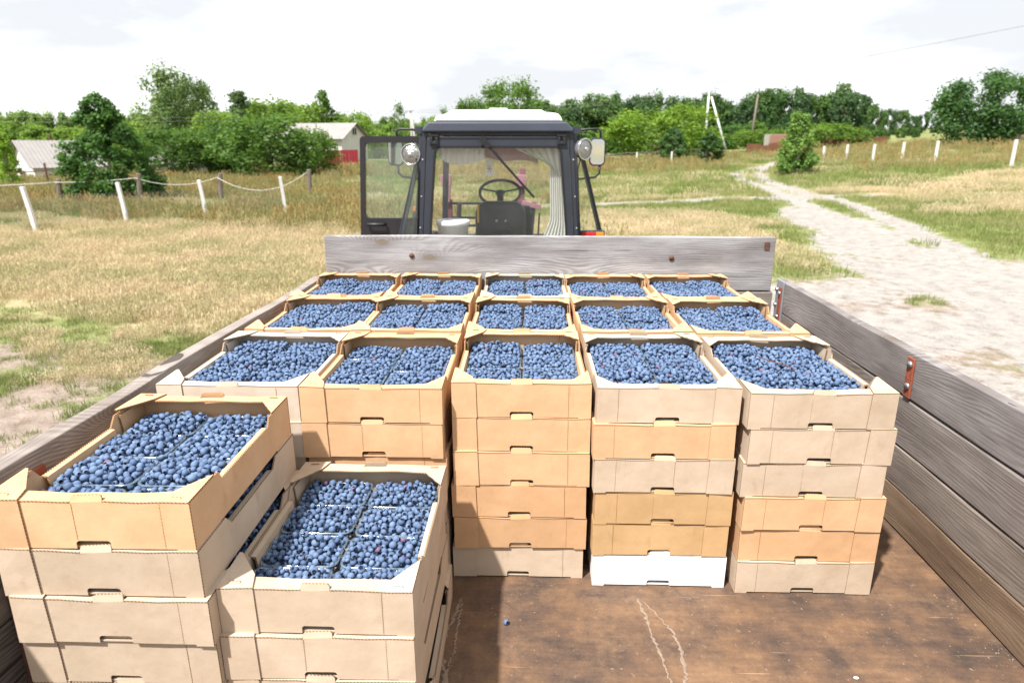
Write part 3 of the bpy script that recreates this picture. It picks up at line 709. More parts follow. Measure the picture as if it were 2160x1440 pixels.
# small brick shed by the rusty fence
bx, by = X(1640, 70), 70.6; bz = tz(bx, by)
o = thing('brick_shed', 'small roofless brick shed behind the rusty fence', 'shed', (bx, by, bz))
MB().box((bx-.83, by, bz-.2), (bx+.83, by+1.6, bz+1.73)).build('wall', 'mortar', o)
bm_ = MB().box((-.145, 0, -.055), (.145, .05, .055)).mesh('brick', 'brick')
for r in range(14):
    for c in range(5):
        q = link('brick', bm_, o); q.location = (-.69+c*.33+(.16 if r % 2 else 0)-.04, -.02, .02+r*.125)
def post_line(name, label_f, cat, pts, size, h, mat, group, lean=0):
    for i, (x, y, hh) in enumerate(pts):
        o = MB(); z = tz(x, y); lx = random.uniform(-.03, .03)+lean
        o.tube([(0, 0, -.25), (lx*.5, 0, hh*.5), (lx, 0, hh), (lx, 0, hh+.02)], [size, size*.96, size*.92, size*.7], 4 if mat.startswith('concrete') else 7)
        q = o.build(name, mat); q.location = (x, y, z); q.rotation_euler = (0, 0, R(45)+.1*i if mat.startswith('concrete') else 0)
        tag(q, label_f[i], cat, group)
post_line('fence_post', ['white concrete fence post nearest the frame corner by dark bush', 'white concrete fence post before the dark bushy tree', 'white concrete fence post third along the wire mesh', 'white concrete fence post at the tractor end of the wire mesh'],
          'post', [(-14.0, 18.75, 1.22), (-12.2, 20.2, 1.25), (-10.25, 21.3, 1.27), (-8.2, 22.7, 1.28)], .075, 1.2, 'concrete_white', 'white posts along the wire mesh fence', -.12)
post_line('fence_post', ['white post nearest the sandy yard on the rise', 'white post second from the sandy yard on the rise', 'white post third from the sandy yard on the rise', 'white post fourth from the sandy yard on the rise', 'white post fifth from the sandy yard on the rise', 'white post beside the young feathery tree'],
          'post', [(24.05, 34.7, 1.36), (24.0, 41.1, 1.25), (23.4, 43.6, 1.2), (22.4, 45.2, 1.12), (22.1, 48.3, 1.05), (21.2, 49.9, 1.0)], .085, 1.2, 'concrete_white', 'white posts on the rise')
post_line('fence_post', ['white post in front of the rounded bright bush', 'white post before the upright dark shrub'], 'post',
          [(X(1344, 60), 60, 1.0), (X(1417, 57), 57, 1.0)], .08, 1, 'concrete_white', 'white posts before the bushes')
post_line('timber_post', ['short weathered timber post between first two white posts', 'leaning timber post beside the dark bushy tree', 'dark timber post between second and third white concrete posts', 'timber post farthest along the slack tape fence'],
          'post', [(-18.4, 26.2, 1.0), (-15.6, 26.9, 1.15), (-13.0, 28.4, 1.1), (-9.1, 28.1, 1.25)], .10, 1.1, 'old_timber', 'old timber posts behind the wire mesh', .1)
# wire mesh between the white posts
fp = [(-17.2, 16.0), (-14.0, 18.75), (-12.2, 20.2), (-10.25, 21.3), (-8.2, 22.7)]
for i in range(4):
    (ax, ay), (bx_, by_) = fp[i], fp[i+1]; o = MB(); ln = math.hypot(bx_-ax, by_-ay); n = int(ln/.09)
    P = lambda t, h: (ax+(bx_-ax)*t, ay+(by_-ay)*t+.06, tz(ax+(bx_-ax)*t, ay+(by_-ay)*t)+h)
    for k in range(-10, n):
        for s in (0, 1):
            t0, t1 = k/n, (k+10)/n
            h0, h1 = (.08, .98) if s else (.98, .08)
            if t0 < 0: h0 = h0+(h1-h0)*(-t0)/(t1-t0); t0 = 0
            if t1 > 1: h1 = h1-(h1-h0)*(t1-1)/(t1-t0); t1 = 1
            if t1-t0 > .01: o.tube([P(t0, h0), P(t1, h1)], .0022, 3, cap=False)
    q = o.build('wire_mesh', 'wire')
    tag(q, ['chain link mesh running out past the corner white post', 'chain link mesh between first and second white posts', 'chain link mesh between second and third white posts', 'chain link mesh between third and fourth white posts'][i], 'fence mesh', 'wire mesh panels')
# slack white tapes between the timber posts
tp = [(-22.5, 24.6, .82), (-18.4, 26.2, .90), (-15.6, 26.9, 1.0), (-13.0, 28.4, .95), (-9.1, 28.1, 1.15)]
for i, lab in enumerate(['white tape stretched out past the short timber post', 'white tape running into the dark bushy tree', 'sagging white rail between leaning and dark timber posts', 'deeply sagging white tape up to the farthest timber post']):
    a, b = tp[i], tp[i+1]; sag = (.05, .05, .28, .62)[i]; o = MB(); P = []
    for k in range(13):
        t = k/12; x, y = a[0]+(b[0]-a[0])*t, a[1]+(b[1]-a[1])*t-.12
        P.append((x, y, (tz(a[0], a[1])+a[2])*(1-t)+(tz(b[0], b[1])+b[2])*t - sag*4*t*(1-t)))
    o.tube(P, .013 if i < 3 else .011, 6); tag(o.build('fence_tape', 'rope_white', smooth=True), lab, 'tape', 'slack tapes of the old fence')
# rusty crosses of an older fence
for i, (px, D, lab) in enumerate(((68, 34, 'rusty iron cross post with rail near the shed'), (304, 33, 'rusty iron cross post just right of the dark bushy tree'))):
    x = X(px, D); z = tz(x, D); o = MB(); o.bar((x, D, z-.1), (x, D, z+1.35), .07); o.bar((x-2.2 if i == 0 else x-.2, D, z+.82), (x+.6, D, z+1.02), .05)
    tag(o.build('cross_post', 'rust_dark'), lab, 'post')
# rail fence under the rounded bush
for i in range(5):
    xa, xb = X(1280+i*42, 64), X(1280+(i+1)*42, 64); za, zb = tz(xa, 64), tz(xb, 64); o = thing('rail_fence', ['rail fence section hidden beside the cab mirror', 'rail fence section left of first white bush post', 'rail fence section between the two white bush posts', 'rail fence section below the upright dark shrub', 'rail fence section next to the braced pole'][i], 'fence', (xa, 64, za), 'dark rail fence under the bushes')
    MB().tube([(xa, 64, za-.1), (xa, 64, za+1.0)], .06, 6).build('post', 'old_timber', o)
    for h in (.45, .85): MB().tube([(xa, 63.93, za+h+random.uniform(-.1, .1)), (xb, 63.93, zb+h+random.uniform(-.1, .1))], .04, 6).build('rail', 'old_timber', o)

# ------------------------------------------------------------------ poles and wires
def pole(name, label, x, y, top, rad, mat, arms=True, lean=0):
    z = tz(x, y); o = thing(name, label, 'utility pole', (x, y, z))
    MB().tube([(x, y, z-.3), (x+lean, y, top)], [rad*1.25, rad*.8], 10).build('pole', mat, o, True)
    if arms:
        MB().bar((x+lean-.75, y-.05, top-.75), (x+lean+.75, y-.05, top-.75), .09).build('crossarm', 'galvanised', o)
        for d in (-.7, .7): MB().lathe([(.0, .28), (.06, .25), (.07, .1), (.04, 0)], 8, (x+lean+d, y-.05, top-.70)).build('insulator', 'concrete_white', o, True)
        MB().lathe([(.0, .28), (.06, .25), (.07, .1), (.04, 0)], 8, (x+lean, y, top)).build('insulator', 'concrete_white', o, True)
    return o
px1, py1 = X(1485, 72), 72; top1 = ZT(184, 72)
o = pole('braced_pole', 'white concrete power pole propped by a slanting brace', px1, py1, top1, .115, 'concrete_white')
zb = tz(px1+2.1, py1-1.2); MB().tube([(px1+2.1, py1-1.2, zb-.2), (px1+.25, py1-.1, top1-1.0)], [.115, .095], 8).build('brace', 'concrete_white', o, True)
MB().bar((px1+.35, py1-.2, top1-.2), (px1+.95, py1-.2, top1-.25), .06).build('bracket', 'galvanised', o)
px2, top2 = X(1579, 80), ZT(200, 80); pole('wooden_pole', 'thin brown wooden pole near the braced white pole', px2, 80, top2, .12, 'old_timber', False, .35)
px3, top3 = X(868, 74), ZT(226, 74); o = pole('double_pole', 'grey double pole standing left of the tractor cab', px3, 74, top3, .12, 'concrete_grey', False)
MB().tube([(px3+.55, 74, tz(px3, 74)-.2), (px3+.1, 74, top3-.9)], [.13, .1], 8).build('brace', 'concrete_grey', o, True)
MB().bar((px3-.35, 73.9, top3-.4), (px3+.35, 73.9, top3-.4), .08).build('crossarm', 'galvanised', o)
def cable(label, a, b, sag):
    o = MB(); o.tube([Vector(a).lerp(Vector(b), k/16) - Vector((0, 0, sag*4*(k/16)*(1-k/16))) for k in range(17)], .009, 4)
    tag(o.build('power_cable', 'wire'), label, 'cable', 'overhead power cables')
cable('upper overhead cable from double pole to braced pole', (px3+.3, 73.9, top3-.3), (px1-.7, py1-.05, top1-.45), .5)
cable('lower overhead cable from double pole to braced pole', (px3-.3, 73.9, top3-.5), (px1+.7, py1-.05, top1-.47), .7)
cable('upper overhead cable running from double pole past the orchard', (px3+.3, 73.9, top3-.3), (-62, 62, 5.2), .7)
cable('lower overhead cable running from double pole past the orchard', (px3-.3, 73.9, top3-.5), (-62, 60.5, 4.6), .7)
cable('overhead cable rising from the braced pole into the sky', (px1, py1, top1+.2), (34, 18, 9.5), .3)
lx, ly = X(2150, 62), 62
for i in range(4):
    o = MB().tube([(lx-1.6+.2*i, ly+.1*i, tz(lx-1.6, ly)+.08+.155*i), (lx+2.2, ly+.1*i, tz(lx+2.2, ly)+.08+.155*i)], .09, 7).build('log', 'old_timber', smooth=True)
    tag(o, 'grey log in the pile beside the spreading tree', 'log', 'logs piled beside the spreading tree')

# ------------------------------------------------------------------ tractor
def rrect(x0, x1, z0, z1, r, n=5, top=None, bot=None):
    """Rounded outline; top/bot give (x0, x1) at the upper and lower edge for a tapering frame."""
    tx0, tx1 = top or (x0, x1); bx0, bx1 = bot or (x0, x1); P = []
    for cx, cz, a0 in ((tx1-r, z1-r, 0), (tx0+r, z1-r, 90), (bx0+r, z0+r, 180), (bx1-r, z0+r, 270)):
        for k in range(n+1):
            a = R(a0+90*k/n); P.append((cx+r*math.cos(a), cz+r*math.sin(a)))
    return P
def ring(mb, outer, inner, t, to3, m=0):
    n = len(outer); vs = []
    for d in (0, t): vs += [to3(a, b, d) for a, b in outer] + [to3(a, b, d) for a, b in inner]
    fs = []
    for i in range(n):
        j = (i+1) % n
        fs += [(i, j, n+j, n+i), (2*n+i, 3*n+i, 3*n+j, 2*n+j), (i, 2*n+i, 2*n+j, j), (n+i, n+j, 3*n+j, 3*n+i)]
    mb.add(vs, fs, m)
def make_tractor():
    cx = -.265
    T = thing('tractor', 'dark blue-grey tractor with white cab roof and open door', 'tractor', (cx, 7.6, 0))
    yz = lambda y0: (lambda a, b, d: (cx+a, y0+d, b))
    # roof
    m = MB(); prof = [(-.575, 2.622), (-.54, 2.675), (-.46, 2.688), (-.40, 2.722), (.38, 2.722), (.42, 2.702), (.53, 2.692), (.555, 2.66), (.575, 2.622)]
    m.prism(prof, 1.35, yz(6.16)); rf = m.build('roof', 'roof_white', T, bevel=.018)
    MB().prism([(-.09, 2.7225), (.09, 2.7225), (.075, 2.74), (-.075, 2.74)], 1.2, yz(6.25)).build('ridge', 'roof_white', rf)
    m = MB(); m.prism([(-.665, 2.535), (-.655, 2.565), (-.60, 2.618), (.60, 2.618), (.655, 2.565), (.665, 2.535)], 1.5, yz(6.06)); m.build('roof_band', 'cab_paint_band', T, bevel=.012)
    # rear frame: fixed surround, then the hinged window
    m = MB(); ring(m, rrect(0, 0, 1.0, 2.533, .02, top=(-.662, .662), bot=(-.775, .775)), rrect(0, 0, 1.3, 2.502, .03, top=(-.632, .632), bot=(-.715, .715)), .09, yz(6.1)); m.build('rear_surround', 'cab_paint', T, bevel=.006)
    m = MB(); ring(m, rrect(0, 0, 1.42, 2.497, .04, top=(-.626, .626), bot=(-.70, .70)), rrect(0, 0, 1.52, 2.412, .05, top=(-.563, .563), bot=(-.632, .632)), .05, yz(6.085)); wf = m.build('rear_window', 'cab_paint', T, bevel=.006)
    m = MB(); ring(m, rrect(0, 0, 1.517, 2.415, .053, top=(-.567, .567), bot=(-.636, .636)), rrect(0, 0, 1.535, 2.398, .042, top=(-.549, .549), bot=(-.619, .619)), .03, yz(6.08)); m.build('seal', 'rubber', wf)
    m = MB(); m.prism(rrect(0, 0, 1.53, 2.40, .04, top=(-.552, .552), bot=(-.622, .622)), .004, yz(6.105)); m.build('pane', 'cab_glass', wf)
    for sx_ in (-1, 1):
        m = MB(); x0 = cx+sx_*.56
        m.box((x0-.045, 6.065, 2.495), (x0+.045, 6.10, 2.522)); m.box((x0-.035, 6.06, 2.445), (x0-.012, 6.09, 2.492)); m.box((x0+.012, 6.06, 2.445), (x0+.035, 6.09, 2.492)); m.box((x0-.04, 6.062, 2.43), (x0+.04, 6.088, 2.455))
        m.build('hinge', 'black_plastic', wf, bevel=.004)
    for sx_ in (-1, 1):                       # fixing screws and the cable to the lamp
        for zz in (2.30, 1.98, 1.70):
            xs = cx+sx_*(.66+(2.53-zz)*.073+.022); MB().lathe([(.008, 0), (.008, -.003), (0, -.006)], 8, (xs-sx_*.03, 6.099, zz), 'y').build('screw', 'steel', T)
        xa = cx+sx_*.70; MB().tube([(xa, 6.12, 2.36), (xa+sx_*.03, 6.11, 2.30), (xa+sx_*.01, 6.10, 2.22), (xa+sx_*.025, 6.10, 1.95), (xa+sx_*.045, 6.10, 1.6)], .006, 6).build('cable', 'rubber', T, True)
    MB().prism([(-.60, 2.5405), (.60, 2.5405), (.60, 2.5475), (-.60, 2.5475)], .006, yz(6.05)).build('rain_gutter', 'black_plastic', T)
    m = MB(); m.bar((cx-.135, 6.05, 2.475), (cx+.325, 6.075, 1.975), .02, .012, (0, 1, 0)); m.bar((cx-.145, 6.045, 2.49), (cx-.075, 6.052, 2.405), .05, .03, (0, 1, 0)); m.build('wiper', 'black_plastic', T)
    # side pillars, slanted B pillars, quarter glass, front frame
    for sx_ in (-1, 1):
        S = lambda a: cx+sx_*a
        MB().bar((S(.66), 6.16, 2.53), (S(.775), 6.16, .95), .06, .10, (0, 1, 0)).build('rear_pillar', 'cab_paint', T, bevel=.008)
        MB().bar((S(.735), 6.6, 2.50), (S(1.02), 6.6, 1.45), .045, .05, (0, 1, 0)).build('door_pillar', 'cab_paint', T, bevel=.006)
        MB().bar((S(.70), 6.1, 2.55), (S(.72), 7.55, 2.55), .06, .06).build('roof_rail', 'cab_paint', T)
        m = MB(); m.add([(S(.70), 6.17, 2.46), (S(.738), 6.58, 2.46), (S(.99), 6.59, 1.55), (S(.745), 6.18, 1.55)], [(0, 1, 2, 3)]); m.build('quarter_pane', 'door_glass', T)
        MB().bar((S(.62), 7.55, 2.55), (S(.70), 7.7, 1.2), .06, .06, (0, 1, 0)).build('front_pillar', 'cab_paint', T)
    m = MB(); m.add([(cx-.6, 7.57, 2.5), (cx+.6, 7.57, 2.5), (cx+.66, 7.68, 1.45), (cx-.66, 7.68, 1.45)], [(0, 1, 2, 3)]); m.build('windscreen', 'cab_glass', T)
    MB().bar((cx-.66, 7.55, 2.55), (cx+.66, 7.55, 2.55), .06, .08).build('windscreen_header', 'cab_paint', T)
    MB().box((cx-.72, 7.58, 1.1), (cx+.72, 7.70, 1.44)).build('bulkhead', 'cab_paint', T, bevel=.01)
    # open door, hinged on the door pillar
    m = MB(); yd = 6.62; X0, X1 = -1.635-cx, -1.02-cx
    m_o = rrect(X0, X1, .85, 2.505, .04, top=(X0+.02, X1), bot=(X0-.06, X1-.2)); m_i = rrect(X0, X1, 1.73, 2.445, .045, top=(X0+.065, X1-.03), bot=(X0+.03, X1-.05))
    ring(m, m_o, m_i, .045, yz(yd)); d = m.build('door', 'door_paint', T, bevel=.006)
    m = MB(); m.prism([(a, b) for a, b in rrect(X0, X1, 1.72, 2.455, .045, top=(X0+.055, X1-.02), bot=(X0+.02, X1-.04))], .004, yz(yd+.02)); m.build('pane', 'door_glass', d)
    m = MB(); m.tube([(cx+X0+.05, yd-.02, 1.67), (cx+X0+.07, yd-.05, 1.672), (cx+X0+.21, yd-.05, 1.672), (cx+X0+.23, yd-.02, 1.67)], .016, 8); m.build('handle', 'black_plastic', d, True)
    # mirrors
    for sx_, xm, lab in ((-1, -1.425, None), (1, .745, None)):
        y0 = 7.4; m = MB()
        m.prism(rrect(xm-.085-cx, xm+.085-cx, 2.205, 2.495, .05), .035, yz(y0)); mi = m.build('mirror', 'black_plastic', T, bevel=.006)
        m = MB(); m.prism(rrect(xm-.072-cx, xm+.072-cx, 2.22, 2.48, .04), .003, yz(y0-.004)); m.build('mirror_glass', 'mirror', mi)
        xi = -1.06 if sx_ < 0 else .43
        o1 = xm + (.02 if sx_ < 0 else .03); m = MB()
        m.tube([(xi, 7.45, 2.55), ((xi+o1)/2, 7.43, 2.578), (o1-sx_*.03, 7.42, 2.585), (o1, 7.42, 2.56), (o1, 7.42, 2.47)], .013, 8); m.build('mirror_arm', 'black_plastic', mi, True); m = MB()
        m.tube([(o1, 7.42, 2.22), (o1, 7.42, 2.13), (o1-sx_*.04, 7.42, 2.09), (xi+sx_*.1, 7.45, 2.06)], .013, 8); m.build('mirror_arm', 'black_plastic', mi, True)
    # work lamps on the rear corners
    for x0, z0, turn in ((-1.045, 2.345, -.25), (.505, 2.39, .75)):
        m = MB(); m.lathe([(.015, .11), (.05, .10), (.082, .05), (.092, .01), (.088, -.004)], 24, (0, 0, 0), 'y'); l2 = MB(); l2.lathe([(.0, -.022), (.05, -.016), (.086, .0)], 24, (0, 0, 0), 'y')
        c, s = math.cos(turn), math.sin(turn)
        rot_ = lambda p: (x0 + p[0]*c - p[1]*s, 6.13 + p[0]*s + p[1]*c, z0+p[2])
        m.v = [rot_(p) for p in m.v]; l2.v = [rot_(p) for p in l2.v]
        lm = m.build('work_lamp', 'lamp_shell', T, True); l2.build('lens', 'lamp_lens', lm, True)
        m = MB(); m.tube([rot_((.089*math.cos(q*math.pi/12), -.004, .089*math.sin(q*math.pi/12))) for q in range(25)], .007, 8, cap=False); m.build('rim', 'chrome', lm, True)
        m = MB(); m.lathe([(.0, -.03), (.018, -.028), (.022, -.018)], 12, (0, 0, 0), 'y'); m.v = [rot_(p) for p in m.v]; m.build('bulb_shield', 'chrome', lm, True)
        MB().tube([(x0, 6.2, z0), (cx+(-.69 if x0 < cx else .69), 6.2, z0-.02)], .016, 7).build('bracket', 'black_plastic', lm)
    # curtains, pouch, interior
    def curtain(name, x0, x1, ztop, zlo, y0, folds, mat, amp=.018):
        m = MB()
        def fn(u, v):
            zl = zlo(u); return (x0+(x1-x0)*u, y0 + amp*math.sin(u*folds*6.283)*(.5+.5*v) + .006*math.sin(u*folds*17+v*3), ztop+(zl-ztop)*v)
        m.grid(fn, folds*8, 10); return m.build(name, mat, T, True)
    curtain('valance', -.815, -.39, 2.405, lambda u: 2.30-.045*math.sin(u*3.14)+.06*max(0, .15-u)/.15, 6.2, 8, 'curtain_white')
    curtain('pink_valance', -.42, .10, 2.45, lambda u: 2.33-.10*u*(1.05-u*.25)-.02*math.sin(u*6), 6.5, 4, 'curtain_pink', .012)
    m = MB()
    for i in range(40):
        u = i/39; zz = 2.33-.10*u*(1.05-u*.25)-.02*math.sin(u*6); m.box((-.42+.52*u-.002, 6.498, zz-.028), (-.42+.52*u+.002, 6.502, zz+.004))
    m.build('fringe', 'curtain_pink', T)
    m = MB()
    def drape(u, v):
        fo = .014*math.sin(u*40+v*4)
        if v < .45:
            t = v/.45; xl = -.14+(.20+.14)*t**1.2; xr = .315; zt = 2.41-(2.41-2.13)*t*(.45+.55*u)-.02*t
            return (xl+(xr-xl)*u, 6.21+fo, zt-.12*t*(1-u)*0)
        t = (v-.45)/.55; xl = .20+(.215-.20)*t - (.07*max(0, t-.75)/.25); xr = .315+.045*t
        z0 = 2.41-(2.41-2.13)*(.45+.55*u)-.02; return (xl+(xr-xl)*u, 6.21+fo*.8, z0+(1.60-z0)*t)
    m.grid(drape, 50, 40); m.build('curtain', 'curtain_white', T, True)
    m = MB(); m.prism([(-.385-cx, 2.29), (-.325-cx, 2.30), (-.305-cx, 2.15), (-.395-cx, 2.155)], .012, yz(6.3)); pc = m.build('pouch', 'curtain_white', T, bevel=.003)
    m = MB()
    for a in range(6):
        q = a*math.pi/3; m.bar((-.352, 6.298, 2.215), (-.352+.03*math.cos(q), 6.298, 2.215+.04*math.sin(q)), .004)
    m.build('stitched_star', 'embroidery', pc)
    m = MB(); m.prism(rrect(-.255, .245, 1.25, 1.885, .12), .13, yz(6.68)); st = m.build('seat', 'seat_black', T, True, bevel=.03)
    MB().prism(rrect(-.10, .12, 1.42, 1.62, .05), .02, yz(6.665)).build('back_plate', 'black_plastic', st, bevel=.006)
    for d_ in (-.04, .05): MB().lathe([(.0, -.012), (.012, -.01), (.014, 0)], 10, (cx+d_, 6.66, 1.70), 'y').build('bolt', 'bolt', st)
    MB().prism(rrect(-.235, -.215, 1.68, 1.86, .008), .01, yz(6.668)).build('stripe', 'yellow_paint', st)
    ww = MB(); c = Vector((-.288, 7.12, 1.945)); P = []
    for k in range(33):
        a = 2*math.pi*k/32; P.append(c + Vector((.215*math.cos(a), .215*math.sin(a)*.72, .215*math.sin(a)*.55)))
    ww.tube(P, .016, 8, cap=False)
    for a in (.3, math.pi-.3, -math.pi/2): ww.bar(c, c+Vector((.2*math.cos(a), .2*math.sin(a)*.72, .2*math.sin(a)*.55)), .03, .015)
    ww.lathe([(0, .03), (.045, .02), (.05, -.02)], 12, c); w_ = ww.build('steering_wheel', 'black_plastic', T, True)
    MB().tube([c, c+Vector((0, .25, -.5))], .035, 8).build('column', 'black_plastic', w_)
    MB().prism([(-.35, 1.2), (.35, 1.2), (.30, 1.78), (-.20, 1.80), (-.28, 1.7)], .18, yz(7.35)).build('dashboard', 'black_plastic', T, bevel=.02)
    for x0 in (.28, .36): MB().tube([(cx+x0, 6.9, 1.2), (cx+x0+.03, 6.95, 1.75)], .01, 6).build('lever', 'black_plastic', T)
    MB().box((cx-.72, 6.2, 1.10), (cx+.72, 7.5, 1.18)).build('cab_floor', 'cab_paint', T)
    # fenders, lights, wheels, bonnet, running gear
    for sx_ in (-1, 1):
        S = lambda a: cx+sx_*a
        m = MB()
        def fen(u, v):
            a = R(20+140*u); return (S(.70+.34*v), 6.95-.85*math.cos(a), .74+.82*math.sin(a)-.02*(v > .9))
        m.grid(fen, 14, 3); f_ = m.build('fender', 'cab_paint', T, True); s_ = f_.modifiers.new('solid', 'SOLIDIFY'); s_.thickness = .012
        xa, xb = sorted((S(.755), S(.985))); m = MB(); dzl = 0 if sx_ > 0 else -.08; m.box((xa, 6.2, 1.555+dzl), (xb, 6.27, 1.662+dzl)); tl = m.build('tail_light', 'black_plastic', T, bevel=.008)
        xm = xa+.62*(xb-xa) if sx_ > 0 else xa+.38*(xb-xa)
        ra, rb = (xa+.012, xm) if sx_ > 0 else (xm, xb-.012); oa, ob = (xm+.004, xb-.012) if sx_ > 0 else (xa+.012, xm-.004)
        MB().box((ra, 6.19, 1.565+dzl), (rb, 6.205, 1.652+dzl)).build('red_lens', 'red_lens', tl, bevel=.004); MB().box((oa, 6.19, 1.565+dzl), (ob, 6.205, 1.652+dzl)).build('amber_lens', 'orange_lens', tl, bevel=.004)
        for yc, r_, wd, xc_ in ((6.95, .76, .38, .88), (9.3, .48, .24, .72)):
            m = MB(); m.lathe([(r_*.55, -wd/2), (r_*.93, -wd/2), (r_, -wd*.38), (r_, wd*.38), (r_*.93, wd/2), (r_*.55, wd/2)], 36, (S(xc_), yc, r_), 'x')
            for k in range(22):
                a = 2*math.pi*k/22; cc, ss = math.cos(a), math.sin(a)
                for h in (-1, 1):
                    b = a+h*.06; m.bar((S(xc_)+h*.01, yc+(r_+.005)*math.cos(a), r_+(r_+.005)*math.sin(a)), (S(xc_)+h*wd*.46, yc+(r_+.005)*math.cos(b+.12), r_+(r_+.005)*math.sin(b+.12)), .045, .03, (0, cc, ss))
            wh = m.build('wheel', 'rubber', T); MB().lathe([(.02, .05), (r_*.3, .05), (r_*.5, wd*.3), (r_*.56, wd*.45), (r_*.56, -wd*.45), (r_*.5, -wd*.3), (.02, -.02)], 28, (S(xc_), yc, r_), 'x').build('rim', 'roof_white', wh, True)
    # amber lamp seen through the door glass
    MB().box((-1.245, 7.25, 1.66), (-1.135, 7.32, 1.80)).build('side_lamp', 'black_plastic', T, bevel=.01); MB().box((-1.235, 7.235, 1.735), (-1.165, 7.252, 1.79)).build('amber_lens', 'orange_lens', T, bevel=.004)
    MB().prism([(-.36, .75), (.36, .75), (.36, 1.22), (.28, 1.32), (-.28, 1.32), (-.36, 1.22)], 1.95, yz(7.72)).build('bonnet', 'tractor_blue', T, bevel=.03)
    MB().box((cx-.22, 5.9, .55), (cx+.22, 9.5, .85)).build('chassis', 'chassis_paint', T, bevel=.02)
    MB().tube([(cx-.78, 6.95, .76), (cx+.78, 6.95, .76)], .1, 10).build('rear_axle', 'chassis_paint', T); MB().tube([(cx-.68, 9.3, .48), (cx+.68, 9.3, .48)], .06, 10).build('front_axle', 'chassis_paint', T)
    # front loader masts
    for x0, tilt, hgt in ((-1.02, .0, 2.05), (-.08, .16, 2.14)):
        m = MB(); m.bar((x0, 8.6, .7), (x0, 8.6, 1.75), .12, .10, (0, 1, 0)); m.bar((x0, 8.6, 1.7), (x0+tilt*.1, 8.6, hgt), .075, .09, (0, 1, 0))
        lm = m.build('loader_mast', 'loader_red', T, bevel=.008)
        m = MB(); m.bar((x0+.01, 8.53, 1.72), (x0+.03+tilt*1.4, 8.53, 2.02 if tilt == 0 else 1.66), .06, .05, (0, 1, 0)); m.box((x0-.07, 8.50, 1.92), (x0+.06, 8.6, 2.06)); m.build('loader_arm', 'loader_pink', lm, bevel=.006)
        MB().tube([(x0+.1, 8.55, 1.0), (x0+.16, 8.55, 1.72)], .03, 8).build('ram', 'black_plastic', lm)
    for h in (1.42, 1.52, 1.70): MB().bar((-.98, 8.62, h), (-.12, 8.62, h), .035, .03).build('crossbar', 'black_plastic', T)
    MB().bar((cx, 3.9, .62), (cx, 6.0, .62), .09, .09).build('tow_bar', 'chassis_paint', T)
    return T
make_tractor()
bk = thing('bucket', 'white plastic bucket behind the cab rear window', 'bucket', (-.70, 6.29, 1.18))
MB().lathe([(0, 1.185), (.118, 1.185), (.145, 1.70), (.157, 1.705), (.157, 1.745), (.148, 1.75), (.14, 1.735), (.115, 1.20)], 28, (-.70, 6.29, 0)).build('pail', 'bucket_white', bk, True)
MB().lathe([(0, 1.752), (.14, 1.752), (.155, 1.744)], 28, (-.70, 6.29, 0)).build('lid', 'bucket_white', bk, True)

# ------------------------------------------------------------------ trailer
FZ = 1.15                                    # trailer floor above the ground
TR = thing('trailer', 'farm trailer with weathered grey plank sides and rusty steel floor', 'trailer', (.08, 2.0, 0))
def plank(p, q, z0, z1, t, mat, color, jag=.004, name='plank'):
    """Board standing on edge from p to q (x, y), t thick to its left side, with slightly uneven edges."""
    p, q = Vector((*p, 0)), Vector((*q, 0)); d = (q-p); n = Vector((-d.y, d.x, 0)).normalized(); m = MB(); k = 14; vs = []
    for i in range(k+1):
        u = i/k; c = p+d*u; ja, jb = random.uniform(-jag, jag), random.uniform(-jag, jag)*.6
        e = random.uniform(-.0015, .0015)
        for a, z in ((0, z0+jb), (0, z1+ja), (t, z1+ja+random.uniform(-.002, .002)), (t, z0+jb)): vs.append(c+n*(a+e)+Vector((0, 0, z)))
    fs = [(0, 1, 2, 3), (4*k+3, 4*k+2, 4*k+1, 4*k)]
    for i in range(k):
        for j in range(4): fs.append((4*i+j, 4*i+(j+1) % 4, 4*i+4+(j+1) % 4, 4*i+4+j))
    m.add(vs, fs); return m.build(name, mat, TR, bevel=.004, color=color)
def zf(z): return FZ+z
fl = MB().box((-1.16, -.6, FZ-.012), (1.345, 3.5, FZ)).build('floor', 'rusty_steel', TR)
# right side: four boards
for z0, z1, c in ((.004, .143, (.68, .50, .35)), (.149, .288, (.72, .64, .57)), (.294, .466, (.72, .67, .64)), (.472, .626, (.76, .73, .73))):
    plank((1.33, -.5), (1.33, 3.40), zf(z0), zf(z1), .04, 'wood_y', c)
for z0, z1, c in ((.004, .143, (.7, .58, .48)), (.149, .288, (.8, .72, .66)), (.294, .466, (.85, .78, .72)), (.472, .626, (.92, .84, .78))):
    plank((-1.135-.032*(1.2+.5)/1, -.5), (-1.062, 3.40), zf(z0), zf(z1), .05, 'wood_y', c)
for z0, z1, x0, x1, c in ((.004, .18, -1.05, 1.29, (.9, .84, .78)), (.186, .36, -1.05, 1.29, (.9, .84, .78)), (.366, .552, -1.05, 1.285, (.92, .86, .80)), (.558, .835, -1.055, 1.272, (.98, 1.0, 1.04))):
    plank((x0, 3.425), (x1, 3.425), zf(z0), zf(z1), .045, 'wood_x', c, .003)
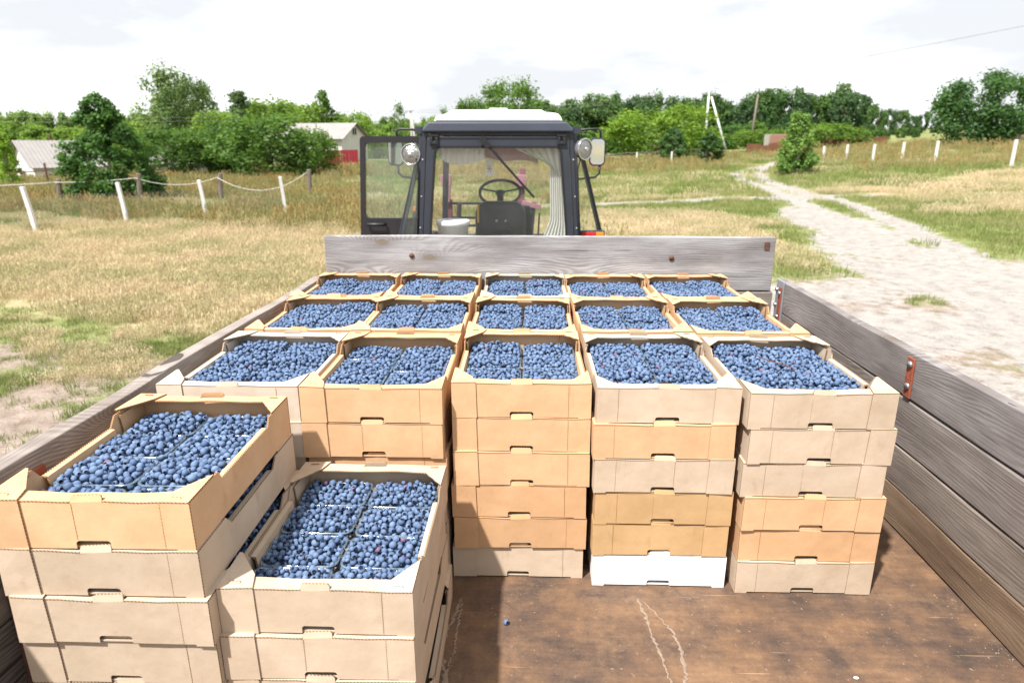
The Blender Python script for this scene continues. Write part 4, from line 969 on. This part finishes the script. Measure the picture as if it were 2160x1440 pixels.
def strap(x0, x1, y0, y1, z0, z1, mat, bolts, lean=0, face=1):
    m = MB(); m.add([(x0, y0, z0), (x0, y1, z0), (x0, y1+lean, z1), (x0, y0+lean, z1), (x1, y0, z0), (x1, y1, z0), (x1, y1+lean, z1), (x1, y0+lean, z1)],
                    [(0,1,2,3),(7,6,5,4),(0,1,5,4),(1,2,6,5),(2,3,7,6),(3,0,4,7)])
    s = m.build('strap', mat, TR, bevel=.002)
    for by_, bz_ in bolts:
        xs = min(x0, x1) if face < 0 else max(x0, x1)
        MB().lathe([(.012, 0), (.012, face*.004), (.009, face*.008), (0, face*.0095)], 14, (xs, by_, bz_), 'x').build('bolt', 'bolt', s, True)
    return s
strap(1.282, 1.289, 2.108, 2.146, zf(.475), zf(.612), 'rust_red', [(2.130, zf(.590)), (2.125, zf(.515))], .006, -1)
strap(1.280, 1.2895, 3.285, 3.375, zf(.0), zf(.632), 'galvanised', [(3.36, zf(.58)), (3.36, zf(.5))], 0, -1)
strap(1.2745, 1.2805, 3.29, 3.325, zf(.36), zf(.60), 'rust_red', [(3.308, zf(.57)), (3.308, zf(.45))], 0, -1)
xl = lambda y: -1.135-.0544 + (y+.5)/3.9*(-1.062+1.135+.0544)
strap(xl(1.36)+.002, xl(1.36)+.009, 1.33, 1.375, zf(.40), zf(.585), 'rust_red', [(1.352, zf(.552))], 0, 1)
strap(xl(1.26)+.002, xl(1.26)+.012, 1.20, 1.30, zf(.0), zf(.535), 'rust_dark', [(1.24, zf(.50))], 0, 1)
for x0, z0 in ((-.60, .735), (.745, .728)):        # rusty bolts through the front board
    MB().lathe([(.013, 0), (.013, -.004), (.0, -.007)], 12, (x0, 3.423, zf(z0)), 'y').build('bolt', 'rust_dark', TR, True)
MB().box((1.215, 3.419, zf(.775)), (1.24, 3.424, zf(.81))).build('clip', 'rust_dark', TR)
for sx_ in (-1.0, 1.18):
    for yc in (.6, 2.3):
        m = MB(); m.lathe([(.2, -.11), (.40, -.11), (.43, -.08), (.43, .08), (.40, .11), (.2, .11)], 32, (sx_, yc, .43), 'x'); wh = m.build('wheel', 'rubber', TR, True)
        MB().lathe([(0, .06), (.12, .06), (.21, .09), (.21, -.09), (0, -.06)], 24, (sx_, yc, .43), 'x').build('rim', 'roof_white', wh, True)
for x0 in (-.5, .6): MB().box((x0-.05, -.5, FZ-.20), (x0+.05, 3.5, FZ-.014)).build('beam', 'chassis_paint', TR)
for yc in (.6, 2.3): MB().box((-.9, yc-.05, .38), (1.08, yc+.05, FZ-.202)).build('axle', 'chassis_paint', TR)
MB().bar((.08, 3.5, FZ-.3), (-.265, 5.4, .64), .1, .1).build('drawbar', 'chassis_paint', TR)
MB().tube([(-1.1, -.55, FZ-.02), (1.29, -.55, FZ-.02)], .035, 8).build('tail_rail', 'rust_red', TR)
# dried mud and welding streaks on the floor
def streak(pts, wds, seed):
    g = random.Random(seed); m = MB(); P = []; n = len(pts); K = 60
    for i in range(K+1):
        t = i/K*(n-1); a = min(int(t), n-2); f = t-a
        x = pts[a][0]*(1-f)+pts[a+1][0]*f; y = pts[a][1]*(1-f)+pts[a+1][1]*f; w_ = (wds[a]*(1-f)+wds[a+1]*f)*g.uniform(.35, 1.25)
        x += g.uniform(-.004, .004); P += [(x-w_, y, FZ+.0008), (x-w_*.2, y, FZ+.0024), (x+w_*.3, y, FZ+.0024), (x+w_, y, FZ+.0008)]
    fs = [(4*i+j, 4*i+j+1, 4*i+5+j, 4*i+4+j) for i in range(K) for j in range(3)]
    m.add(P, fs).build('dried_streak', 'stain_mud', fl)
streak([(.335, 1.68), (.348, 1.6), (.352, 1.52), (.362, 1.44), (.366, 1.38), (.378, 1.33), (.37, 1.2), (.36, 1.0)], [.004, .006, .004, .004, .003, .004, .004, .003], 1)
streak([(.345, 1.675), (.385, 1.6), (.41, 1.54), (.418, 1.46), (.412, 1.38), (.395, 1.33), (.385, 1.3)], [.002, .003, .004, .005, .005, .004, .003], 2)
streak([(-.19, 1.67), (-.20, 1.6), (-.215, 1.54), (-.225, 1.48), (-.215, 1.42), (-.20, 1.36), (-.20, 1.3)], [.004, .006, .005, .005, .007, .008, .005], 3)
streak([(-.185, 1.66), (-.188, 1.58), (-.188, 1.5), (-.19, 1.44), (-.20, 1.38)], [.003, .004, .004, .003, .004], 4)

MB().tube([(.42+.06*i, 1.352+random.uniform(-.002, .002), FZ+.0008) for i in range(15)], .0028, 6).build('weld_seam', 'rust_dark', fl, True)
crumbs = MB(); cg = random.Random(8)
for i in range(260):
    x0, y0, r0 = cg.uniform(-.2, 1.27), cg.uniform(.9, 1.72), cg.uniform(.0008, .0026)
    if cg.random() < .35: x0 = 1.285-abs(cg.gauss(0, .035))
    a0 = cg.uniform(0, 3); e0 = r0*cg.uniform(1, 2.6)
    crumbs.add([(x0+e0*math.cos(a0), y0+e0*math.sin(a0), FZ+.0006), (x0-r0*math.sin(a0), y0+r0*math.cos(a0), FZ+.0006), (x0-e0*math.cos(a0), y0-e0*math.sin(a0), FZ+.0006), (x0+r0*math.sin(a0), y0-r0*math.cos(a0), FZ+.0006), (x0, y0, FZ+.0006+r0)], [(0, 1, 4), (1, 2, 4), (2, 3, 4), (3, 0, 4)])
tag(crumbs.build('debris', 'stain_mud'), 'fine crumbs of dirt and chaff lying on the trailer floor', 'debris', kind='stuff')
pb = MB().lathe([(0, 0), (.004, .0008), (.005, .002), (.0035, .0032), (0, .0036)], 9); pb.v = [(.84+a*1.5, 1.385+b, FZ+.0006+c) for a, b, c in pb.v]
tag(pb.build('pebble', 'concrete_white', smooth=True), 'pale flat pebble lying on the rusty trailer floor', 'pebble')

# ------------------------------------------------------------------ crates
CW, CD, CH = .400, .550, .107        # outer width, depth, stacking pitch
KRAFT, KRAFT2, OCHRE, BEIGE, PALE, WHITE = (.585, .375, .220), (.55, .340, .190), (.51, .335, .175), (.50, .400, .305), (.55, .47, .39), (.86, .86, .87)
def crate_parts(seed, tidy=False):
    """Part meshes of one open-top corrugated crate, centred, base at z = 0."""
    g = random.Random(seed); H = .1045; t = .004; P = {}
    j = lambda a=.0015: g.uniform(-a, a)
    E2 = ['cardboard', 'cardboard_edge']; hw, hd = CW/2, CD/2
    def rounded(x0, x1, z0, z1, r=.006): return [(x0, z0), (x0, z1-r), (x0+r*.3, z1-r*.3), (x0+r, z1), (x1-r, z1), (x1-r*.3, z1-r*.3), (x1, z1-r), (x1, z0)]
    for nm, s in (('front_panel', -1), ('back_panel', 1)):
        pl = [(-hw, 0), (-.165, j(.001)), (-.163, .004), (-.034, .004), (-.034, .016), (-.032, .0195), (-.028, .021), (.028, .021), (.032, .0195), (.034, .016), (.034, .004), (.163, .004), (.165, j(.001)), (hw, 0), (hw, H), (-hw, H)]
        m = MB(); m.prism(pl, t, lambda a, b, d: (a, s*(hd-d-.0002), b), 0, 1)
        xc = .138+j(.004); m.box((xc, s*hd-.0002 if s > 0 else -hd-.0003, .006), (xc+.0011, s*hd+.0003 if s > 0 else -hd+.0002, H-.001), 1)
        if g.random() < .2: xk = g.choice((-.03, .012, .03)); m.box((xk, s*hd-.0002 if s > 0 else -hd-.0002, .024), (xk+.0008, s*hd+.0002 if s > 0 else -hd+.0002, H-.002), 1)
        P[nm] = m.mesh(nm, E2)
        m = MB(); lean = .002+abs(j(.006)); tz0 = H+.0001
        tp = rounded(-.0305, .0305, 0, .0145+j(.0015))
        m.prism(tp, .0035, lambda a, b, d: (a, s*(hd-.0002-d-lean*b/.02), tz0+b), 0, 1); P[('tab', s)] = m.mesh('tab', E2)
        # flange folded inwards, one corner widened into a gusset, a slot behind the tab
        dp = .037+j(.002); sag = .003+abs(j(.004)); gx = 1
        fl_ = [(-hw+.002, 0), (-.0315, 0), (-.0315, .013), (.0315, .013), (.0315, 0), (hw-.001, 0), (hw-.001, .112), (hw-.052, dp+.004), (.07, dp+j()), (-.05, dp+j()), (-hw+.05, dp+.003), (-hw+.002, .10)]
        m = MB(); m.prism(fl_, .0035, lambda a, b, d: (a, s*(hd-b), H-.0002+.0036-d-sag*(b/.04 if b < .06 else 1)*.6*(1-abs(a)/hw)), 0, 1)
        P[('flange', s)] = m.mesh('flange', E2)
        for xx in (-.168, .168):
            m = MB(); m.prism(rounded(xx-.011, xx+.011, 0, .012, .003), .003, lambda a, b, d: (a, s*(hd-.0105-d-.2*b), H+(.0085 if xx < 0 else .0034)+b*.22), 0, 1)
            P[('lock_tab', s*(1 if xx < 0 else 2))] = m.mesh('lock_tab', E2)
        if not tidy:
            # corner flap of the side wall, lapped over front and top
            xr = -.128+j(.003); m = MB()
            m.prism([(-hw-.0004, .002), (xr+.002, .003), (xr, H+.004), (-hw-.0004, H+.004)], .003, lambda a, b, d: (a, s*(hd+.0034-d), b), 0, 1)
            li = .0055+abs(j(.003))
            m.prism([(-hw-.0004, -.0034), (xr, -.0034), (xr-.012, .040), (-hw+.006, .118), (-hw-.0004, .118)], .0033, lambda a, b, d: (a, s*(hd-b), H+.0075-d+li*max(0, b)/.12*.4), 0, 1)
            P[('corner_flap', s)] = m.mesh('corner_flap', E2)
    for s in (-1, 1):
        dip = .024+j(.003); L1 = .150+j(.008); L2 = .128+j(.008)
        pl = [(-hd+.0045, 0), (hd-.0045, 0), (hd-.0045, H-.0005), (L1, H-.0005), (L2, H-dip), (-L2, H-dip+j()), (-L1, H-.0005), (-hd+.0045, H-.0005)]
        m = MB(); m.prism(pl, t, lambda a, b, d: (s*(hw-d), a, b), 0, 1); P[('side_panel', s)] = m.mesh('side_panel', E2)
        # inner wall folded over the low part of the side
        m = MB(); zt = H-dip; y1 = L2-.004
        m.prism([(hw-.0046, zt-.0005), (hw-.016, zt-.0015), (hw-.021-abs(j(.004)), .02), (hw-.017, .02), (hw-.0122, zt-.006), (hw-.0046, zt-.005)], 2*y1, lambda a, b, d: (s*a, -y1+d, b), 1, 0)
        P[('side_fold', s)] = m.mesh('side_fold', E2)
        # doubled corner posts inside
        for e in (-1, 1):
            m = MB(); m.prism([(hd-.005, .007), (.172, .007), (.158, H-.006), (hd-.005, H-.006)], .0035, lambda a, b, d: (s*(hw-.0065-d), e*a, b), 0, 1); P[('corner_post', s*10+e)] = m.mesh('corner_post', E2)
    m = MB(); m.box((-hw+.0042, -hd+.0046, .0035), (hw-.0042, hd-.0046, .0070)); P['base_panel'] = m.mesh('base_panel', E2)
    return P
def warp(parts, seed):
    g = random.Random(seed); H = .1045; bow = {k: g.uniform(-.0035, .0045) for k in ('f', 'b', 'l', 'r')}; ph = g.uniform(0, 6); rack = g.uniform(-.003, .003)
    for k, me in parts.items():
        bm = bmesh.new(); bm.from_mesh(me)
        for ax, vals in ((0, (-.15, -.1, -.05, 0, .05, .1, .15)), (1, (-.2, -.1, 0, .1, .2)), (2, (.05,))):
            for v in vals:
                no = [0, 0, 0]; no[ax] = 1; co = [0, 0, 0]; co[ax] = v+.00013
                bmesh.ops.bisect_plane(bm, geom=bm.verts[:]+bm.edges[:]+bm.faces[:], plane_co=co, plane_no=no)
        for v in bm.verts:
            x, y, z = v.co; t = max(0, min(1.15, z/H)); cx_ = math.cos(math.pi*x/CW); cy_ = math.cos(math.pi*y/CD)
            wf = max(0, min(1, (-y-.15)/.125)); wb = max(0, min(1, (y-.15)/.125)); wl = max(0, min(1, (-x-.14)/.06)); wr = max(0, min(1, (x-.14)/.06))
            v.co.y += (-bow['f']*wf + bow['b']*wb)*cx_*t + .0008*math.sin(x*55+ph)*t
            v.co.x += (-bow['l']*wl + bow['r']*wr)*cy_*t + rack*t*.6
            if z > .06: v.co.z += (.0012*math.sin(x*38+ph*2)+.0010*math.sin(y*31+ph))*(.25+.75*cx_)
        bm.to_mesh(me); bm.free()
    return parts
CRATE_VARS = [warp(crate_parts(40+i), i) for i in range(8)]
CRATE_TIDY = warp(crate_parts(90, True), 99)
def rich(k): return k if isinstance(k, str) else k[0]
# one-mesh version for crates that are buried inside the load
hidden_mb = bmesh.new()
for k, me in CRATE_VARS[0].items(): hidden_mb.from_mesh(me)
HIDDEN = bpy.data.meshes.new('crate'); hidden_mb.to_mesh(HIDDEN); HIDDEN.materials.append(M['cardboard']); HIDDEN.materials.append(M['cardboard_edge']); hidden_mb.free()

CRATES = []
def place_crate(label, x, y, level, color, flip=False, var=0, group=None, hidden=False, tidy=False, rz=0.0, z0=0):
    loc = (x, y, FZ+.001+level*CH+z0); a = (math.pi if flip else 0)+rz
    if hidden:
        o = link('cardboard_crate', HIDDEN); o.location = loc; o.rotation_euler = (0, 0, a); o.color = (*color, 1)
        return tag(o, label, 'crate', group)
    o = thing('cardboard_crate', label, 'crate', loc, group, local=True); o.rotation_euler = (0, 0, a)
    for k, me in (CRATE_TIDY if tidy else CRATE_VARS[var % 8]).items():
        c = link(rich(k), me, o); v = 1+random.uniform(-.05, .05); c.color = (min(1, color[0]*v), min(1, color[1]*v), min(1, color[2]*v), 1)
    CRATES.append(o); return o
TOPS = []      # (x, y, z of base, angle, key, phrase)
ORD = ['top', 'second from top', 'third from top', 'fourth from top', 'fifth from top', 'bottom']
def stack(cx, cy, colors, phrase, key, flip=False, seed=0, group='stacked crates of the front rows', jx=.006, drift=0., tabs=None, hidden_from=99, tidy_bottom=False):
    """Colours run from the top crate downwards."""
    g = random.Random(seed); n = len(colors)
    for i, c in enumerate(colors):
        lv = n-1-i; x = cx+g.uniform(-jx, jx)+drift*i; y = cy+g.uniform(-.006, .006); rz = R(g.uniform(-.5, .5)); f = flip
        word = 'bottom' if i == n-1 else ORD[i]; cn = 'white' if c is WHITE else ('brown' if c in (KRAFT, KRAFT2, OCHRE) else 'beige')
        if i >= hidden_from: place_crate('cardboard crate buried deep inside the stacked load', cx+drift*i, cy, lv, c, f, 0, 'crates buried inside the load', True); continue
        open_ = 'open ' if i == 0 else ''
        place_crate('%s %scardboard crate of blueberries, %s in %s' % (cn, open_, word, phrase) if i == 0 else '%s cardboard crate, %s in %s' % (cn, word, phrase), x, y, lv, c, f, g.randrange(8), group, False, c is WHITE, rz)
        if i == 0: TOPS.append((x, y, FZ+.001+lv*CH, rz, key, phrase))
        elif key in ('left', 'low') and i < 3: TOPS.append((x, y, FZ+.001+lv*CH, rz, key+'_under', phrase))
stack(-.838, 1.378, [KRAFT, BEIGE, BEIGE, BEIGE, BEIGE, BEIGE], 'the tall stack by the left plank', 'left', False, 1, drift=.004)
stack(-.430, 1.404, [BEIGE, BEIGE, BEIGE, BEIGE], 'the low four-crate stack', 'low', False, 2, drift=.003)
stack(-.838, 2.008, [PALE, PALE, BEIGE, KRAFT, BEIGE, BEIGE], 'front row behind the tall left stack', 'a1', False, 3, hidden_from=3)
stack(-.432, 2.006, [KRAFT, KRAFT, KRAFT, BEIGE, BEIGE, BEIGE], 'front row behind the low stack', 'a2', False, 4, hidden_from=4)
stack(-.016, 2.045, [KRAFT, KRAFT, KRAFT, KRAFT2, KRAFT2, BEIGE], 'the stack with plain beige base', 'a3', False, 5)
stack(.395, 2.012, [BEIGE, KRAFT, BEIGE, OCHRE, OCHRE, WHITE], 'the stack with white base', 'a4', True, 6, drift=.002)
stack(.816, 1.992, [BEIGE, BEIGE, BEIGE, KRAFT, KRAFT2, BEIGE], 'the stack nearest the right planks', 'a5', True, 7, drift=.004)
NTH = ['first', 'second', 'third', 'fourth', 'fifth']
for r, (yy, nm, cs) in enumerate(((2.583, 'middle', [KRAFT, KRAFT, KRAFT, KRAFT, KRAFT]), (3.135, 'back', [KRAFT, KRAFT, BEIGE, KRAFT, KRAFT]))):
    xs = ((-.838, -.434, -.022, .392, .812), (-.855, -.440, -.010, .398, .805))[r]
    for c in range(5):
        stack(xs[c], yy+random.uniform(-.008, .008), [cs[c], KRAFT, KRAFT, BEIGE, BEIGE, BEIGE], 'the %s column of the %s row' % (NTH[c], nm), '%s%d' % ('bc'[r], c+1), c > 2, 20+r*5+c, 'open crates of the rows behind', hidden_from=1)

# ------------------------------------------------------------------ punnets and blueberries
PW, PD, RIM = .181, .1275, .058
def punnet_mesh():
    rim_o = rrect(-PW/2, PW/2, -PD/2, PD/2, .022, 4); rim_i = rrect(-PW/2+.006, PW/2-.006, -PD/2+.006, PD/2-.006, .018, 4); low = rrect(-PW/2+.014, PW/2-.014, -PD/2+.014, PD/2-.014, .014, 4)
    n = len(rim_o); m = MB()
    ring(m, rim_o, rim_i, -.0022, lambda a, b, d: (a, b, d), 1)
    vs = [(a, b, -.001) for a, b in rim_i] + [(a, b, -.068) for a, b in low]
    m.add(vs, [(i, (i+1) % n, n+(i+1) % n, n+i) for i in range(n)] + [tuple(range(2*n-1, n-1, -1))], 0)
    return m.mesh('punnet', ['punnet_plastic', 'punnet_rim'], True)
PUN = punnet_mesh()
def berry_mesh(seed, seg=14, rings=9):
    """Unit-radius blueberry, slightly flattened, with a five-pointed calyx around a dark dimple."""
    g = random.Random(seed); m = MB(); fl_ = g.uniform(.84, .93); c0 = R(g.uniform(24, 31)); prof = []
    for i in range(rings+1):
        a = math.pi - (math.pi-c0)*i/rings; prof.append((math.sin(a), math.cos(a)*fl_))
    vs, fs, mi = [], [], []
    for i, (r, z) in enumerate(prof):
        for k in range(seg):
            a = 2*math.pi*k/seg; q = r*(1+.02*math.sin(2*a+seed)); vs.append((q*math.cos(a), q*math.sin(a), z))
    for i in range(rings):
        for k in range(seg): j = (k+1) % seg; fs.append((i*seg+k, i*seg+j, (i+1)*seg+j, (i+1)*seg+k)); mi.append(0)
    top = rings*seg; r0, z0 = prof[-1]; o = len(vs)
    for k in range(seg):                      # raised star-shaped rim
        a = 2*math.pi*k/seg; st = .5+.5*math.cos(5*a); vs.append((r0*(.93+.18*st)*math.cos(a), r0*(.93+.18*st)*math.sin(a), z0+.03+.09*st))
    for k in range(seg): j = (k+1) % seg; fs.append((top+k, top+j, o+j, o+k)); mi.append(0)
    p = len(vs)
    for k in range(seg):
        a = 2*math.pi*k/seg; vs.append((r0*.72*math.cos(a), r0*.72*math.sin(a), z0-.12))
    for k in range(seg): j = (k+1) % seg; fs.append((o+k, o+j, p+j, p+k)); mi.append(1)
    fs.append(tuple(range(p, p+seg))); mi.append(1)
    m.v, m.f, m.mi = vs, fs, mi; return m.mesh('blueberry', ['berry', 'calyx'], True)
BERRY = [berry_mesh(i) for i in range(5)]
def fill(seed, hump):
    """Drop berries into a punnet-shaped box; returns x, y, z (from the rim), r and how exposed each one is."""
    g = np.random.default_rng(seed); a, b = PW/2-.0005, PD/2-.0005; P = np.zeros((0, 4)); fails = 0
    while fails < 60 and len(P) < 420:
        r = np.clip(g.normal(.0076, .0010), .0054, .0100); K = 26
        x = g.uniform(-a+r, a-r, K); y = g.uniform(-b+r, b-r, K); z = np.full(K, -.030+r)
        if len(P):
            d2 = (x[:, None]-P[None, :, 0])**2 + (y[:, None]-P[None, :, 1])**2; s = (r+P[None, :, 3])*.965
            z = np.maximum(z, np.where(d2 < s*s, P[None, :, 2]+np.sqrt(np.maximum(s*s-d2, 0)), -1).max(1))
        lim = -.001 + hump*(1-np.abs(x/a)**5)*(1-np.abs(y/b)**5) + .0045; sc = z-lim; i = int(np.argmin(sc))
        if sc[i] > .0015: fails += 1; continue
        P = np.vstack([P, [x[i], y[i], z[i], r]])
    d2 = (P[:, None, 0]-P[None, :, 0])**2 + (P[:, None, 1]-P[None, :, 1])**2
    cover = ((d2 < .0105**2) & (P[None, :, 2] > P[:, None, 2]+.006)).sum(1)
    return P[cover < 4], cover[cover < 4]
FILLS = [fill(500+i, h) for i, h in enumerate((.006, .009, .012, .015, .008, .016))]
ALLB = []; pg = random.Random(3)
ROWN = ['nearest row', 'second row', 'third row', 'farthest row']
for (cx, cy, cz, rz, key, phrase) in TOPS:
    under = key.endswith('_under'); ca, sa = math.cos(rz), math.sin(rz)
    full = pg.choice([0, .004, .007]) if key not in ('left', 'low', 'a2', 'a3') else -.0025
    if key in ('a1', 'a4', 'a5', 'b3'): full = .009
    for c in (0, 1):
        for r in range(4):
            lx_, ly_ = (-.0925+.185*c), -.1965+.131*r; wx, wy = cx+lx_*ca-ly_*sa, cy+lx_*sa+ly_*ca; wz = cz+RIM+pg.uniform(-.003, .003)
            F, cov = pg.choice(FILLS[:3] if key in ('low', 'left') else FILLS); fx, fy = pg.choice((-1, 1)), pg.choice((-1, 1))
            for (bx0, by0, bz0, br), cv in zip(F, cov):
                x_, y_ = lx_+bx0*fx, ly_+by0*fy
                if under and x_ < .12: continue
                ALLB.append((cx+x_*ca-y_*sa, cy+x_*sa+y_*ca, wz+bz0+full, br, cv, key, y_, x_))
            if under: continue
            q = link('punnet', PUN); q.location = (wx, wy, wz); q.rotation_euler = (0, 0, rz)
            tag(q, 'clear punnet, %s %s, in %s' % (ROWN[r], 'left' if c == 0 else 'right', phrase.replace('front row behind', 'stack behind')), 'punnet', 'clear plastic punnets of blueberries')
B = np.array([b[:4] for b in ALLB]); keys = [b[5] for b in ALLB]
dist = np.linalg.norm(B[:, :3]-np.array(CAM), axis=1)/B[:, 3]
ok = np.array([b[4] <= 1 and b[5] in ('left', 'low') and b[6] > -.222 and abs(b[7]) < .165 for b in ALLB])
order = np.argsort(np.where(ok, dist, 1e9))[:299]; single = np.zeros(len(B), bool); single[order] = True
def berry_rot(g, n):
    """Calyx mostly turned up or sideways, any spin."""
    return np.stack([g.normal(0, .95, n), g.normal(0, .95, n), g.uniform(0, 6.28, n)], 1)
bg_ = np.random.default_rng(77); rot = berry_rot(bg_, len(B)); idx = bg_.integers(0, 5, len(B))
rest = ~single
scatter('blueberries', B[rest, :3], rot[rest], np.repeat(B[rest, 3:4], 3, 1), idx[rest], BERRY, 'mass of dusty-blue blueberries filling the punnets of every open crate', 'blueberries')
for i in order:
    o = link('blueberry', BERRY[idx[i]]); o.location = B[i, :3]; o.rotation_euler = rot[i]; o.scale = (B[i, 3],)*3
    if keys[i] == 'left': tag(o, 'round dusty-blue blueberry near the front of the tall left crate', 'blueberry', 'single blueberries in the tall left crate')
    else: tag(o, 'round dusty-blue blueberry near the front of the low stack crate', 'blueberry', 'single blueberries in the low stack crate')
o = link('blueberry', BERRY[1]); o.location = (-.052, 1.562, FZ+.0075); o.rotation_euler = (1.2, .3, .5); o.scale = (.0085,)*3; tag(o, 'single stray blueberry lying on the rusty trailer floor', 'blueberry')
o = MB().tube([(.735, 2.03, FZ+.001+5*CH+.112), (.765, 1.99, FZ+.001+5*CH+.108), (.80, 1.955, FZ+.001+5*CH+.106), (.825, 1.93, FZ+.001+5*CH+.100)], [.0016, .002, .0018, .001], 6).build('twig', 'twig')
tag(o, 'thin brown twig lying on berries nearest the right planks', 'twig')

for o in ROOTS:
    if '_org' in o: del o['_org']
